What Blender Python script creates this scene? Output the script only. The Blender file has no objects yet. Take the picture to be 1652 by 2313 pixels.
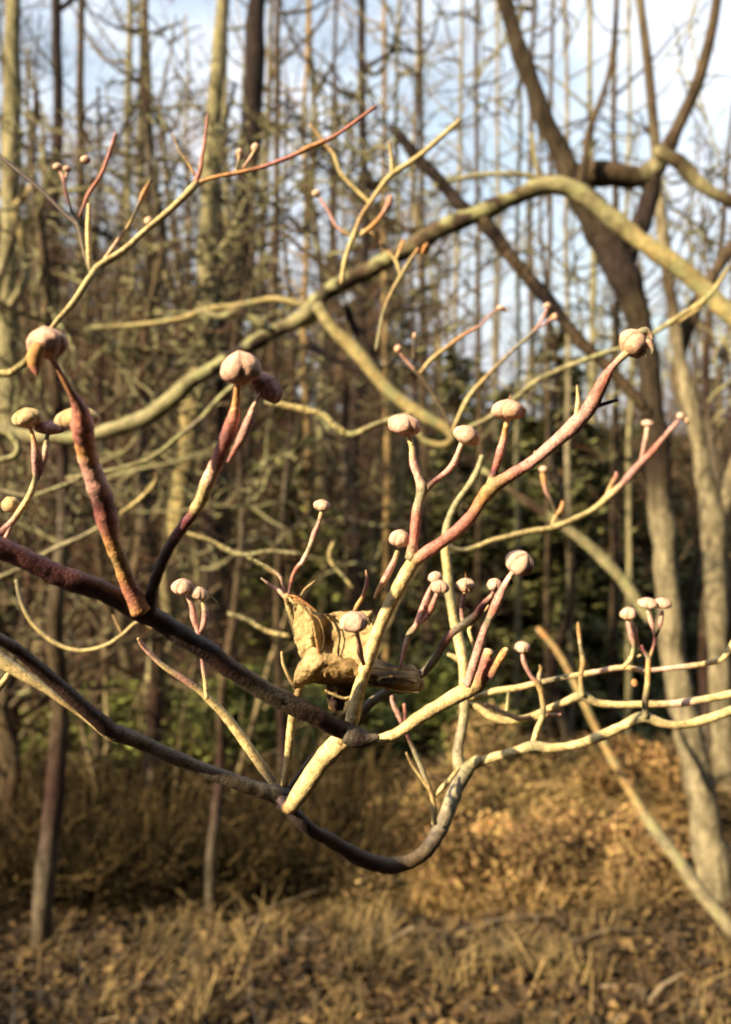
import bpy, math, random
import numpy as np
from mathutils import Vector, Matrix, noise as mn

sc = bpy.context.scene
R = math.radians
random.seed(7); rng = np.random.default_rng(7)

# ------------------------------------------------------------ camera, sky, sun, exposure
F = 1946.0            # focal length in photo pixels (photo 1652 wide)
CAMZ = 1.6
cam_d = bpy.data.cameras.new('camera'); cam = bpy.data.objects.new('camera', cam_d)
sc.collection.objects.link(cam); sc.camera = cam
cam.location = (0, 0, CAMZ); cam.rotation_euler = (R(90), 0, 0)
cam_d.sensor_fit = 'HORIZONTAL'; cam_d.sensor_width = 36; cam_d.lens = 36*F/1652
cam_d.clip_start = 0.02; cam_d.clip_end = 600
cam_d.dof.use_dof = True; cam_d.dof.focus_distance = 0.27; cam_d.dof.aperture_fstop = 19

SUN = Vector((-0.732, -0.494, 0.469)).normalized()      # towards the sun
elev = math.asin(SUN.z); azim = math.atan2(SUN.x, SUN.y)
w = bpy.data.worlds.new('World'); sc.world = w; w.use_nodes = True
nt = w.node_tree; bg = nt.nodes['Background']
sky = nt.nodes.new('ShaderNodeTexSky'); sky.sky_type = 'NISHITA'; sky.sun_disc = False
sky.sun_elevation = elev; sky.sun_rotation = azim; sky.air_density = 1.9; sky.dust_density = 1.0; sky.ozone_density = 3.0
wn = nt.nodes.new; wl = nt.links.new
wtc = wn('ShaderNodeTexCoord'); wmp = wn('ShaderNodeMapping'); wmp.inputs['Scale'].default_value = (1, 1, 2.2); wl(wtc.outputs['Generated'], wmp.inputs[0])
wno = wn('ShaderNodeTexNoise'); wno.inputs['Scale'].default_value = 3.2; wno.inputs['Detail'].default_value = 7; wno.inputs['Roughness'].default_value = .55; wl(wmp.outputs[0], wno.inputs['Vector'])
wmr = wn('ShaderNodeMapRange'); wmr.inputs[1].default_value = .36; wmr.inputs[2].default_value = .62; wmr.inputs[3].default_value = .35; wmr.inputs[4].default_value = .95; wl(wno.outputs[0], wmr.inputs[0])
wmx = wn('ShaderNodeMix'); wmx.data_type = 'RGBA'; wl(wmr.outputs[0], wmx.inputs[0]); wl(sky.outputs[0], wmx.inputs[6]); wmx.inputs[7].default_value = (5.8, 6.1, 6.6, 1)
wl(wmx.outputs[2], bg.inputs[0]); bg.inputs[1].default_value = 0.08
sun_d = bpy.data.lights.new('sun', 'SUN'); sun = bpy.data.objects.new('sun', sun_d)
sc.collection.objects.link(sun)
sun_d.energy = 5.0; sun_d.angle = R(0.5); sun_d.color = (1.0, 0.81, 0.49)
sun.rotation_euler = SUN.to_track_quat('Z', 'Y').to_euler(); sun.location = SUN*20
sc.view_settings.view_transform = 'Standard'; sc.view_settings.look = 'None'
sc.view_settings.gamma = 1; sc.view_settings.use_curve_mapping = False
sc.view_settings.exposure = 1.45
sc.cycles.pixel_filter_type = 'BLACKMAN_HARRIS'; sc.cycles.filter_width = 2.0
sc.cycles.max_bounces = 5; sc.cycles.transparent_max_bounces = 4

# ------------------------------------------------------------ helpers
def P(x, y, d):
    return np.array(((x-826.0)/F*d, d, CAMZ-(y-1156.5)/F*d))

def link(o): sc.collection.objects.link(o); return o

class MB:
    def __init__(s): s.v=[]; s.q=[]; s.t=[]; s.c=[]; s.n=0
    def add(s, v, q=None, t=None, c=(1,1,1)):
        v = np.asarray(v, float)
        if q is not None and len(q): s.q.append(np.asarray(q, int)+s.n)
        if t is not None and len(t): s.t.append(np.asarray(t, int)+s.n)
        c = np.asarray(c, float)
        if c.ndim == 1: c = np.tile(c, (len(v), 1))
        s.v.append(v); s.c.append(c); s.n += len(v)
    def mesh(s, name, off=(0,0,0), smooth=True):
        V = np.vstack(s.v)-np.array(off); C = np.vstack(s.c)
        q = np.vstack(s.q) if s.q else np.zeros((0,4), int)
        t = np.vstack(s.t) if s.t else np.zeros((0,3), int)
        me = bpy.data.meshes.new(name)
        me.vertices.add(len(V)); me.vertices.foreach_set('co', V.ravel())
        loops = np.concatenate([q.ravel(), t.ravel()])
        me.loops.add(len(loops)); me.loops.foreach_set('vertex_index', loops)
        me.polygons.add(len(q)+len(t))
        st = np.concatenate([np.arange(len(q))*4, len(q)*4+np.arange(len(t))*3])
        me.polygons.foreach_set('loop_start', st)
        me.polygons.foreach_set('use_smooth', np.full(len(q)+len(t), smooth))
        me.update(calc_edges=True)
        a = me.color_attributes.new('Col', 'FLOAT_COLOR', 'POINT')
        a.data.foreach_set('color', np.hstack([C, np.ones((len(C),1))]).ravel())
        me.validate()
        return me
    def build(s, name, mat, parent=None, smooth=True):
        off = (0,0,0)
        if parent is not None: off = tuple(wloc(parent))
        me = s.mesh(name, off, smooth); me.materials.append(mat)
        o = link(bpy.data.objects.new(name, me))
        if parent is not None: o.parent = parent
        return o

def wloc(o):
    l = Vector(o.location)
    while o.parent: o = o.parent; l = l+Vector(o.location)
    return l

def tag(o, label=None, cat=None, group=None, kind=None):
    if label: o['label'] = label
    if cat: o['category'] = cat
    if group: o['group'] = group
    if kind: o['kind'] = kind
    return o

def thing(name, label, cat, loc=(0,0,0), group=None):
    o = link(bpy.data.objects.new(name, None)); o.location = tuple(loc); o.empty_display_size = .05
    return tag(o, label, cat, group)

def catmull(A, step_n):
    A = np.asarray(A, float); n = len(A)
    if n == 2:
        t = np.linspace(0, 1, step_n+1)[:, None]; return A[0]*(1-t)+A[1]*t
    E = np.vstack([2*A[0]-A[1], A, 2*A[-1]-A[-2]]); out = []
    for i in range(n-1):
        p0, p1, p2, p3 = E[i:i+4]
        t = np.linspace(0, 1, step_n, endpoint=False)[:, None]
        out.append(.5*((2*p1)+(p2-p0)*t+(2*p0-5*p1+4*p2-p3)*t*t+(3*p1-p0-3*p2+p3)*t**3))
    out.append(A[-1:]); return np.vstack(out)

def tube(mb, pts, rad, col, sides=6, rough=0.0, cap=True, rr=rng):
    pts = np.asarray(pts, float); n = len(pts); rad = np.asarray(rad, float)
    T = np.gradient(pts, axis=0); T /= np.linalg.norm(T, axis=1)[:, None]+1e-12
    u = np.cross(T[0], (0.3, 1, .2)); u /= np.linalg.norm(u)+1e-12
    U = np.empty_like(pts)
    for i in range(n):
        u = u-T[i]*np.dot(u, T[i]); u /= np.linalg.norm(u)+1e-12; U[i] = u
    W = np.cross(T, U)
    a = np.arange(sides)*2*math.pi/sides
    rad2 = rad[:, None]*np.ones((1, sides))
    if rough:
        rn = rr.normal(0, 1, (n, sides)); rn = (rn+np.roll(rn, 1, 0)+np.roll(rn, 1, 1)*.7)/1.8
        rad2 = rad2*(1+rough*rn)
    V = pts[:, None, :]+rad2[:, :, None]*(np.cos(a)[None, :, None]*U[:, None, :]+np.sin(a)[None, :, None]*W[:, None, :])
    i = np.arange(n-1)[:, None]*sides; j = np.arange(sides)[None, :]; k = (j+1) % sides
    q = np.stack([i+j, i+k, i+sides+k, i+sides+j], -1).reshape(-1, 4)
    c = np.asarray(col, float)
    C = np.repeat(c, sides, 0) if c.ndim == 2 else np.tile(c, (n*sides, 1))
    V = V.reshape(-1, 3); t = []
    if cap:
        V = np.vstack([V, pts[0]-T[0]*rad[0]*.5, pts[-1]+T[-1]*rad[-1]*.5]); C = np.vstack([C, C[0], C[-1]])
        m = n*sides
        t = [(m, (x+1) % sides, x) for x in range(sides)]+[(m+1, (n-1)*sides+x, (n-1)*sides+(x+1) % sides) for x in range(sides)]
    mb.add(V, q, t, C)

# ------------------------------------------------------------ materials
def mat_new(name):
    m = bpy.data.materials.new(name); m.use_nodes = True
    return m, m.node_tree, m.node_tree.nodes['Principled BSDF']

def bark_mat(name, scale, rough=.6, var=.45, bump=.3, bdist=.0004, spec=.3, stretch=1.0, moss=None, dots=0):
    """colour from the mesh's own bark colour, broken up by two noises"""
    m, t, b = mat_new(name); N = t.nodes.new; L = t.links.new
    at = N('ShaderNodeAttribute'); at.attribute_name = 'Col'
    tc = N('ShaderNodeTexCoord'); mp = N('ShaderNodeMapping'); mp.inputs['Scale'].default_value = (1, 1, stretch)
    L(tc.outputs['Object'], mp.inputs[0])
    n1 = N('ShaderNodeTexNoise'); n1.inputs['Scale'].default_value = scale; n1.inputs['Detail'].default_value = 6; n1.inputs['Roughness'].default_value = .65
    n2 = N('ShaderNodeTexNoise'); n2.inputs['Scale'].default_value = scale*4.5; n2.inputs['Detail'].default_value = 4
    L(mp.outputs[0], n1.inputs['Vector']); L(mp.outputs[0], n2.inputs['Vector'])
    mr = N('ShaderNodeMapRange'); mr.inputs[1].default_value = .3; mr.inputs[2].default_value = .7
    mr.inputs[3].default_value = 1-var; mr.inputs[4].default_value = 1+var*.55; L(n1.outputs[0], mr.inputs[0])
    mr2 = N('ShaderNodeMapRange'); mr2.inputs[1].default_value = .3; mr2.inputs[2].default_value = .7
    mr2.inputs[3].default_value = 1-var*.5; mr2.inputs[4].default_value = 1+var*.3; L(n2.outputs[0], mr2.inputs[0])
    mu = N('ShaderNodeMath'); mu.operation = 'MULTIPLY'; L(mr.outputs[0], mu.inputs[0]); L(mr2.outputs[0], mu.inputs[1])
    vm = N('ShaderNodeVectorMath'); vm.operation = 'SCALE'; L(at.outputs['Color'], vm.inputs[0]); L(mu.outputs[0], vm.inputs['Scale'])
    out = vm.outputs[0]
    if dots:
        v = N('ShaderNodeTexVoronoi'); v.inputs['Scale'].default_value = dots; L(tc.outputs['Object'], v.inputs['Vector'])
        r5 = N('ShaderNodeMapRange'); r5.inputs[1].default_value = .12; r5.inputs[2].default_value = .3; r5.inputs[3].default_value = .6; r5.inputs[4].default_value = 1
        L(v.outputs['Distance'], r5.inputs[0])
        n5 = N('ShaderNodeTexNoise'); n5.inputs['Scale'].default_value = dots*1.1; n5.inputs['Detail'].default_value = 8; n5.inputs['Roughness'].default_value = .75; L(tc.outputs['Object'], n5.inputs['Vector'])
        r6 = N('ShaderNodeMapRange'); r6.inputs[1].default_value = .36; r6.inputs[2].default_value = .5; r6.inputs[3].default_value = .62; r6.inputs[4].default_value = 1.06
        L(n5.outputs[0], r6.inputs[0]); m5 = N('ShaderNodeMath'); m5.operation = 'MULTIPLY'; L(r5.outputs[0], m5.inputs[0]); L(r6.outputs[0], m5.inputs[1])
        vm5 = N('ShaderNodeVectorMath'); vm5.operation = 'SCALE'; L(out, vm5.inputs[0]); L(m5.outputs[0], vm5.inputs['Scale']); out = vm5.outputs[0]
    if moss:
        n3 = N('ShaderNodeTexNoise'); n3.inputs['Scale'].default_value = scale*.6; n3.inputs['Detail'].default_value = 5
        L(tc.outputs['Object'], n3.inputs['Vector'])
        cr = N('ShaderNodeValToRGB'); cr.color_ramp.elements[0].position = .5; cr.color_ramp.elements[1].position = .62
        L(n3.outputs[0], cr.inputs[0]); mx = N('ShaderNodeMix'); mx.data_type = 'RGBA'
        L(cr.outputs[0], mx.inputs[0]); L(out, mx.inputs[6]); mx.inputs[7].default_value = (*moss, 1); out = mx.outputs[2]
    L(out, b.inputs['Base Color'])
    bp = N('ShaderNodeBump'); bp.inputs['Strength'].default_value = bump; bp.inputs['Distance'].default_value = bdist
    L(n2.outputs[0], bp.inputs['Height']); L(bp.outputs[0], b.inputs['Normal'])
    b.inputs['Roughness'].default_value = rough; b.inputs['Specular IOR Level'].default_value = spec
    return m

M_TWIG = bark_mat('twig_bark', 300, .52, .5, .7, .0005, .3, dots=420)
M_BUD = bark_mat('bud_scale', 620, .7, .28, .9, .0005, .15)
M_MID = bark_mat('lichened_bark', 45, .85, .55, .9, .006, .1, moss=(.30, .29, .15))
M_TRUNK = bark_mat('trunk_bark', 34, .85, .8, 1.0, .02, .1, stretch=.28)
M_FAR = bark_mat('forest_bark', 9, .9, .65, .7, .02, .05, stretch=.25)
M_LEAF = bark_mat('dead_leaf', 190, .8, .45, .8, .0009, .12)
_t = M_LEAF.node_tree; _b = _t.nodes['Principled BSDF']; _tr = _t.nodes.new('ShaderNodeBsdfTranslucent'); _mx = _t.nodes.new('ShaderNodeMixShader'); _mx.inputs[0].default_value = .3
_t.links.new(_b.inputs['Base Color'].links[0].from_socket, _tr.inputs[0]); _t.links.new(_b.outputs[0], _mx.inputs[1]); _t.links.new(_tr.outputs[0], _mx.inputs[2]); _t.links.new(_mx.outputs[0], _t.nodes['Material Output'].inputs[0])
def leafy(name, scale, var, trans=.25):
    m = bark_mat(name, scale, .75, var, .0, .001, .2)
    b = m.node_tree.nodes['Principled BSDF']
    return m
M_NEEDLE = leafy('needles', 3.0, .5)
M_DRY = leafy('dry_leaves', 5.0, .45)

def ground_mat():
    m, t, b = mat_new('leaf_litter_ground'); N = t.nodes.new; L = t.links.new
    tc = N('ShaderNodeTexCoord')
    n1 = N('ShaderNodeTexNoise'); n1.inputs['Scale'].default_value = .35; n1.inputs['Detail'].default_value = 8
    v = N('ShaderNodeTexVoronoi'); v.inputs['Scale'].default_value = 14
    n2 = N('ShaderNodeTexNoise'); n2.inputs['Scale'].default_value = 40; n2.inputs['Detail'].default_value = 6
    for k in (n1, v, n2): L(tc.outputs['Object'], k.inputs['Vector'])
    r = N('ShaderNodeValToRGB'); e = r.color_ramp.elements
    e[0].position = .32; e[0].color = (.010, .007, .004, 1); e[1].position = .8; e[1].color = (.055, .033, .015, 1)
    mx = N('ShaderNodeMix'); mx.data_type = 'FLOAT'; mx.inputs[0].default_value = .5
    L(n1.outputs[0], mx.inputs[2]); L(n2.outputs[0], mx.inputs[3]); L(mx.outputs[0], r.inputs[0])
    hs = N('ShaderNodeHueSaturation'); mr = N('ShaderNodeMapRange'); mr.inputs[3].default_value = .6; mr.inputs[4].default_value = 1.4
    L(v.outputs['Color'], mr.inputs[0]); L(mr.outputs[0], hs.inputs['Value']); L(r.outputs[0], hs.inputs['Color'])
    L(hs.outputs[0], b.inputs['Base Color'])
    bp = N('ShaderNodeBump'); bp.inputs['Strength'].default_value = .8; bp.inputs['Distance'].default_value = .05
    L(n2.outputs[0], bp.inputs['Height']); L(bp.outputs[0], b.inputs['Normal'])
    b.inputs['Roughness'].default_value = .95; b.inputs['Specular IOR Level'].default_value = .1
    return m
M_GROUND = ground_mat()

# ------------------------------------------------------------ ground
HY = [-60, 3, 5, 9, 14, 22, 35, 60, 100, 250]
HZ = [.6, 0, -.3, -1.5, -2.2, -2.0, -.6, 5.5, 11, 16]
def ground_z(x, y):
    return float(np.interp(y, HY, HZ))+.25*mn.noise(Vector((x*.12, y*.12, 0)))+.05*mn.noise(Vector((x*.9, y*.9, 3)))
def make_ground():
    ys = np.concatenate([np.linspace(-60, 0, 12), np.linspace(.5, 12, 60), np.linspace(12.6, 70, 70), np.linspace(75, 250, 20)])
    xs = np.concatenate([np.linspace(-200, -16, 24), np.linspace(-15, 15, 90), np.linspace(16, 200, 24)])
    V = np.array([(x, y, ground_z(x, y)) for y in ys for x in xs]); nx = len(xs)
    q = [(j*nx+i, j*nx+i+1, (j+1)*nx+i+1, (j+1)*nx+i) for j in range(len(ys)-1) for i in range(nx-1)]
    mb = MB(); mb.add(V, q); o = mb.build('ground', M_GROUND); tag(o, 'brown leaf-littered forest floor dipping into a hollow', kind='structure')
make_ground()

# ------------------------------------------------------------ colours (bark and bud colours as they are)
COL = dict(cr=(.66,.50,.25), lg=(.64,.47,.25), lb=(.26,.16,.065), tt=(.31,.26,.17), tn=(.42,.28,.13), gr=(.14,.112,.085), dk=(.055,.03,.026), bk=(.045,.032,.03), rd=(.45,.18,.14),
           pk=(.56,.30,.26), pu=(.17,.065,.065), og=(.58,.29,.12), ol=(.33,.29,.165), gy=(.32,.27,.18), br=(.11,.078,.05),
           bt=(.062,.046,.032), sc=(.78,.50,.39), dy=(.48,.38,.18))

def branch(parent, name, d, pts, mat=M_TWIG, sides=12, rough=.022, step=7, label=None, lump=True, ws=1.0):
    """pts: (x, y, width px, colour key); d: distance in metres, one number or (start, end) or a list"""
    n = len(pts)
    if isinstance(d, (int, float)): ds = [d]*n
    elif len(d) == 2 and n != 2: ds = list(np.linspace(d[0], d[1], n))
    else: ds = list(d)
    if ws == 1.0 and ds[0] < .5: ws = .84 if max(p[2] for p in pts) < 30 else .92
    A = [np.concatenate([P(p[0], p[1], dd), [p[2]*ws*.5*dd/F], COL[p[3]]]) for p, dd in zip(pts, ds)]
    S = catmull(A, step)
    S[:, 3] = np.maximum(S[:, 3], 2e-4*ds[0]); S[:, 4:] = np.clip(S[:, 4:], .01, .9)
    if lump:
        amp = S[:, 3:4]*.2
        off = np.array([[mn.noise(Vector(p[:3])*90/ (ds[0]/.26)+Vector((k*7.7, 0, 0))) for k in range(3)] for p in S])
        S[:, :3] += off*amp
        S[:, 3] *= 1+.10*np.array([mn.noise(Vector(p[:3])*420/(ds[0]/.26)) for p in S])
        S[:, 3] *= 1+.12*np.array([mn.noise(Vector(p[:3])*160/(ds[0]/.26)) for p in S])
        cn = np.array([mn.noise(Vector(p[:3])*120/(ds[0]/.26)+Vector((31, 0, 0))) for p in S])
        S[:, 4:] *= (1+.30*cn)[:, None]
    mb = MB(); tube(mb, S[:, :3], S[:, 3], S[:, 4:], sides, rough)
    o = mb.build(name, mat, parent)
    if label: o['label'] = label
    return o

def bud(parent, x, y, wd, ht, ang=0, d=.26, c1='sc', c2='pk', lean=-.25, big=None, spike=0, seed=0):
    """flat onion-shaped flower bud; axis tilted ang degrees clockwise from up in the picture plane"""
    rr = random.Random(int(x*7+y*3)+seed)
    s = d/F; rx = wd*.5*s; hz = ht*s
    a = R(ang); axis = Vector((math.sin(a), lean, math.cos(a))).normalized()
    rot = axis.to_track_quat('Z', 'Y').to_matrix() @ Matrix.Rotation(rr.uniform(0, 6.28), 3, 'Z')
    cen = Vector(P(x, y, d))
    prof = [(0, .12), (.06, .30), (.13, .58), (.23, .85), (.35, .98), (.47, 1.0), (.61, .96), (.73, .85), (.83, .68), (.90, .49), (.95, .30), (.99, .14), (1.02, .01)]
    prof = np.array(catmull(prof, 2))
    c1 = np.array(COL[c1]); c2 = np.array(COL[c2])
    def shell(az0, az1, na, scale, bulge, tipx):
        V = []; C = []
        for (t, r) in prof:
            for i in range(na+1):
                f = i/na; az = az0+(az1-az0)*f
                k = 1+bulge*(math.sin(math.pi*f)**.6)-.10*(0 if bulge == 0 else (1 if f in (0, 1) else 0))
                q = 1+.13*mn.noise(Vector((math.cos(az)*1.6+x, math.sin(az)*1.6, t*2.2+y)))+.05*mn.noise(Vector((math.cos(az)*6+x, math.sin(az)*6, t*7+y)))
                rd = rx*r*k*q*scale
                z = (t-.5)*hz*(1+.02*tipx)
                V.append(cen+rot @ Vector((rd*math.cos(az), rd*math.sin(az), z)))
                m = min(1, max(0, .25+.9*(.5-t)+.5*mn.noise(Vector((math.cos(az)*1.5+x, math.sin(az)*1.5+y, t*2)))))
                st = (.90+.10*math.cos(az*22+t*4))*(1+.3*mn.noise(Vector((math.cos(az)*5+x, math.sin(az)*5, t*9))))
                if bulge and (f in (0, 1) or t > 1.0): st *= .62
                elif bulge and (f < .12 or f > .88): st *= .8
                C.append((c1*(1-m)+c2*m)*st)
        nn = na+1
        q = [(j*nn+i, j*nn+i+1, (j+1)*nn+i+1, (j+1)*nn+i) for j in range(len(prof)-1) for i in range(na)]
        return np.array([tuple(v) for v in V]), q, np.array(C)
    core = MB(); V, q, C = shell(0, 2*math.pi, 20, .95, 0, 0); core.add(V, q, c=C)
    if spike:
        tp = cen+rot @ Vector((0, 0, hz*.45)); tp2 = cen+rot @ Vector((spike*s*.25, 0, hz*.5+spike*s))
        tube(core, [tp, (tp+tp2)/2, tp2], [spike*s*.16, spike*s*.1, spike*s*.03], c2*.8, 5)
    o = core.build('flower_bud', M_BUD, parent)
    if big is None: big = wd >= 34
    if big:
        for k in range(4):
            outer = k % 2
            mb = MB(); a0 = k*math.pi/2
            V, q, C = shell(a0-R(47 if outer else 44), a0+R(47 if outer else 44), 9, 1.02 if outer else .98, .06, outer)
            mb.add(V, q, c=C*(.92+.14*rr.random())); mb.build('bract', M_BUD, o)
    return o

# ============================================================ FOREGROUND
D = .26
# ---- main forked dogwood bough
main = thing('dogwood_branch', 'large forked dogwood bough, dark red-brown left, straw-pale right, bearing most buds', 'branch', P(800, 1665, .27))
branch(main, 'bough', (.205, .27), [(-140,1180,64,'pu'),(0,1240,60,'pu'),(120,1292,56,'pu'),(230,1335,54,'dk'),(330,1388,56,'dk'),(420,1440,52,'bk'),(520,1508,50,'dk'),(600,1562,50,'gr'),(700,1612,50,'dk'),(770,1648,50,'dk'),(815,1668,44,'bk')], sides=20, rough=.035, ws=.87, label='dark red-brown bough turning grey towards its fork')
branch(main, 'branch', (.285, .27), [(632,1806,26,'dk'),(645,1822,34,'dk'),(657,1824,38,'tn'),(668,1806,44,'cr'),(690,1775,48,'cr'),(730,1715,54,'cr'),(765,1680,56,'cr'),(800,1662,46,'tn')], sides=18, ws=.84, label='short cream stem below the fork')
branch(main, 'branch', (.27, .262), [(770,1680,30,'tn'),(792,1640,46,'cr'),(806,1580,44,'cr'),(832,1490,44,'cr'),(862,1410,42,'cr'),(900,1330,44,'cr'),(935,1268,46,'cr'),(945,1250,36,'ol')], sides=18, ws=.68, label='long cream shoot rising from the fork')
branch(main, 'shoot', (.262, .245), [(935,1268,34,'tn'),(960,1250,34,'rd'),(1010,1215,34,'rd'),(1062,1170,34,'rd'),(1090,1130,36,'og'),(1118,1098,40,'tn'),(1160,1070,32,'rd'),(1205,1042,34,'pk'),(1255,1000,36,'pk'),(1300,958,42,'pk'),(1330,925,40,'pk'),(1352,885,36,'rd'),(1370,850,30,'rd'),(1392,820,18,'pk'),(1418,795,20,'cr')], sides=16, ws=.82, label='red and pink shoot rising to the right')
branch(main, 'twig', .25, [(1302,945,14,'cr'),(1306,905,11,'cr'),(1304,870,5,'tn')], sides=8)
branch(main, 'twig', .251, [(1338,922,10,'dk'),(1365,912,11,'dk'),(1395,903,9,'bk')], sides=8)
branch(main, 'twig', .255, [(1200,1045,12,'cr'),(1206,1030,8,'cr'),(1209,1018,4,'tn')], sides=8)
branch(main, 'stalk', .262, [(928,1262,30,'ol'),(936,1215,25,'rd'),(941,1170,27,'rd'),(947,1135,24,'gy'),(953,1105,30,'gy'),(944,1075,18,'sc'),(934,1045,20,'pk'),(931,1010,15,'cr'),(922,982,14,'cr')], sides=12)
branch(main, 'stalk', .262, [(958,1112,18,'gy'),(980,1088,15,'pu'),(1005,1070,16,'pk'),(1026,1048,20,'pk'),(1036,1020,14,'sc'),(1046,995,14,'cr')], sides=12)
branch(main, 'stalk', (.262,.258), [(1100,1118,24,'cr'),(1112,1092,27,'cr'),(1116,1070,22,'pu'),(1126,1040,22,'rd'),(1136,1005,22,'pk'),(1141,975,16,'og'),(1148,945,17,'cr')], sides=12)
bud(main, 913, 960, 72, 50, 8, .262, 'sc', 'pk'); bud(main, 1055, 984, 60, 46, 25, .262, 'sc', 'ol')
bud(main, 1149, 926, 74, 48, 4, .258, 'sc', 'og', spike=14); bud(main, 1432, 775, 66, 62, 50, .245, 'sc', 'og')
for pp in ([(1440,752,16,'gy'),(1458,748,22,'gy'),(1470,756,14,'sc'),(1474,768,4,'gy')], [(1450,772,16,'gy'),(1466,776,20,'sc'),(1474,790,10,'gy'),(1472,800,3,'gr')], [(1444,790,12,'pu'),(1456,798,14,'gy'),(1462,808,4,'gr')]):
    branch(main, 'bud_scale', .243, pp, mat=M_BUD, sides=8)
# shoot to the right, with stubs
branch(main, 'branch', (.27, .262), [(775,1665,20,'tn'),(810,1672,34,'tn'),(850,1672,30,'cr'),(900,1655,32,'cr'),(950,1620,36,'cr'),(1000,1590,40,'cr'),(1045,1565,42,'cr'),(1078,1545,44,'tn'),(1092,1515,42,'rd'),(1102,1485,32,'rd'),(1106,1470,27,'cr')], sides=18, ws=.82, label='cream shoot to the right ending in a red cut stub')
branch(main, 'twig', .258, [(1108,1530,20,'pu'),(1122,1502,22,'og'),(1138,1477,21,'og'),(1146,1466,14,'cr')], sides=10, label='small orange cut stub')
branch(main, 'twig', (.258,.25), [(1055,1550,24,'pk'),(1070,1505,26,'pk'),(1084,1462,24,'pk'),(1095,1425,22,'pk'),(1106,1400,20,'gy'),(1118,1375,28,'rd'),(1128,1352,26,'pk'),(1140,1325,17,'pk'),(1154,1300,14,'sc'),(1164,1288,14,'sc')], sides=12)
bud(main, 1175, 1272, 62, 60, 30, .25, 'sc', 'sc', lean=-.5)
branch(main, 'twig', (.29,.262), [(800,1640,24,'dk'),(835,1590,26,'gr'),(880,1560,24,'gr'),(947,1525,22,'gr'),(986,1483,22,'gr'),(1011,1441,22,'pu'),(1038,1417,22,'gr'),(1072,1392,22,'dk'),(1095,1363,18,'pu'),(1112,1345,12,'pk'),(1117,1335,12,'pk')], sides=12, label='dark grey twig crossing behind the curled leaf')
bud(main, 1119, 1322, 34, 32, 10, .262, 'sc', 'pk')
branch(main, 'twig', .285, [(1046,1405,12,'sc'),(1043,1380,14,'pk'),(1047,1350,12,'pk'),(1051,1335,10,'cr')], sides=10)
bud(main, 1053, 1322, 42, 34, 0, .286, 'sc', 'og', spike=12)
branch(main, 'twig', .272, [(1080,1500,10,'cr'),(1070,1455,11,'cr'),(1061,1420,12,'cr'),(1082,1398,10,'cr'),(1104,1368,8,'tn')], sides=8)
branch(main, 'twig', .28, [(900,1525,7,'pu'),(909,1490,9,'pk'),(914,1468,13,'pk'),(928,1432,20,'ol'),(942,1410,16,'pk'),(958,1372,20,'pk'),(970,1338,14,'pk'),(980,1318,14,'sc')], sides=10)
branch(main, 'twig', .28, [(940,1414,12,'tn'),(958,1398,14,'pk'),(974,1375,20,'rd'),(984,1350,14,'pk'),(992,1332,12,'sc')], sides=10)
bud(main, 984, 1304, 34, 28, -8, .281, 'sc', 'pk', big=False); bud(main, 994, 1326, 38, 32, 5, .279, 'sc', 'pk')
# buds beside the pale shoot
branch(main, 'twig', .264, [(846,1352,10,'tn'),(856,1330,14,'og'),(874,1300,19,'pk'),(888,1272,15,'pk'),(898,1245,12,'cr')], sides=10)
bud(main, 904, 1217, 46, 42, 8, .264, 'sc', 'pk')
branch(main, 'twig', (.262,.248), [(822,1500,12,'pk'),(814,1475,16,'pk'),(810,1450,14,'pk'),(806,1428,12,'cr')], sides=10)
bud(main, 800, 1405, 62, 50, -4, .248, 'sc', 'pk')
branch(main, 'twig', .266, [(798,1392,10,'tn'),(806,1372,12,'og'),(820,1348,11,'og'),(828,1322,12,'rd'),(829,1305,9,'rd'),(827,1288,5,'tn')], sides=8)
# lower-left limb and twigs from the hub
branch(main, 'limb', (.235, .30), [(-90,1400,28,'dk'),(-10,1440,30,'gr'),(40,1468,30,'dk'),(100,1520,33,'dk'),(180,1588,38,'dk'),(245,1645,42,'dk'),(290,1665,42,'gr'),(350,1690,38,'gr'),(430,1728,38,'gr'),(520,1762,36,'gr'),(590,1785,38,'gr'),(640,1800,50,'bk'),(665,1800,30,'bk')], sides=16, ws=.88, label='dark grey limb sweeping down from the left edge')
branch(main, 'twig', .30, [(650,1800,26,'bk'),(680,1745,16,'gr'),(712,1705,14,'gr'),(752,1672,12,'gr')], sides=10)
branch(main, 'twig', (.285,.30), [(312,1442,8,'tn'),(322,1458,13,'pk'),(345,1482,13,'sc'),(375,1508,15,'cr'),(415,1535,18,'pk'),(450,1560,18,'cr'),(475,1582,24,'cr'),(520,1632,26,'cr'),(565,1692,27,'cr'),(605,1750,26,'gr'),(640,1798,20,'gr')], sides=12)
branch(main, 'twig', .287, [(468,1578,14,'cr'),(464,1540,13,'cr'),(458,1500,11,'pk'),(452,1450,11,'pk'),(447,1425,14,'pk'),(438,1395,18,'pk'),(434,1370,15,'pk'),(422,1345,9,'sc')], sides=10)
branch(main, 'twig', .286, [(452,1430,9,'pu'),(460,1410,17,'pk'),(464,1385,18,'pk'),(458,1358,11,'cr'),(453,1345,8,'cr')], sides=10)
bud(main, 413, 1326, 46, 40, 6, .285, 'sc', 'sc'); bud(main, 449, 1340, 40, 30, 14, .286, 'sc', 'ol')
branch(main, 'twig', .288, [(455,1332,6,'ol'),(470,1340,5,'ol'),(492,1362,4,'ol')], sides=6)
branch(main, 'stem', (.30,.275), [(642,1800,22,'gr'),(646,1755,20,'cr'),(653,1690,22,'cr'),(660,1625,24,'cr'),(672,1570,22,'tn'),(690,1500,22,'cr'),(680,1460,24,'cr'),(664,1410,24,'cr'),(652,1365,20,'cr'),(648,1345,18,'tn')], sides=12, label='pale upright stem that carries the brown leaf')
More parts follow.
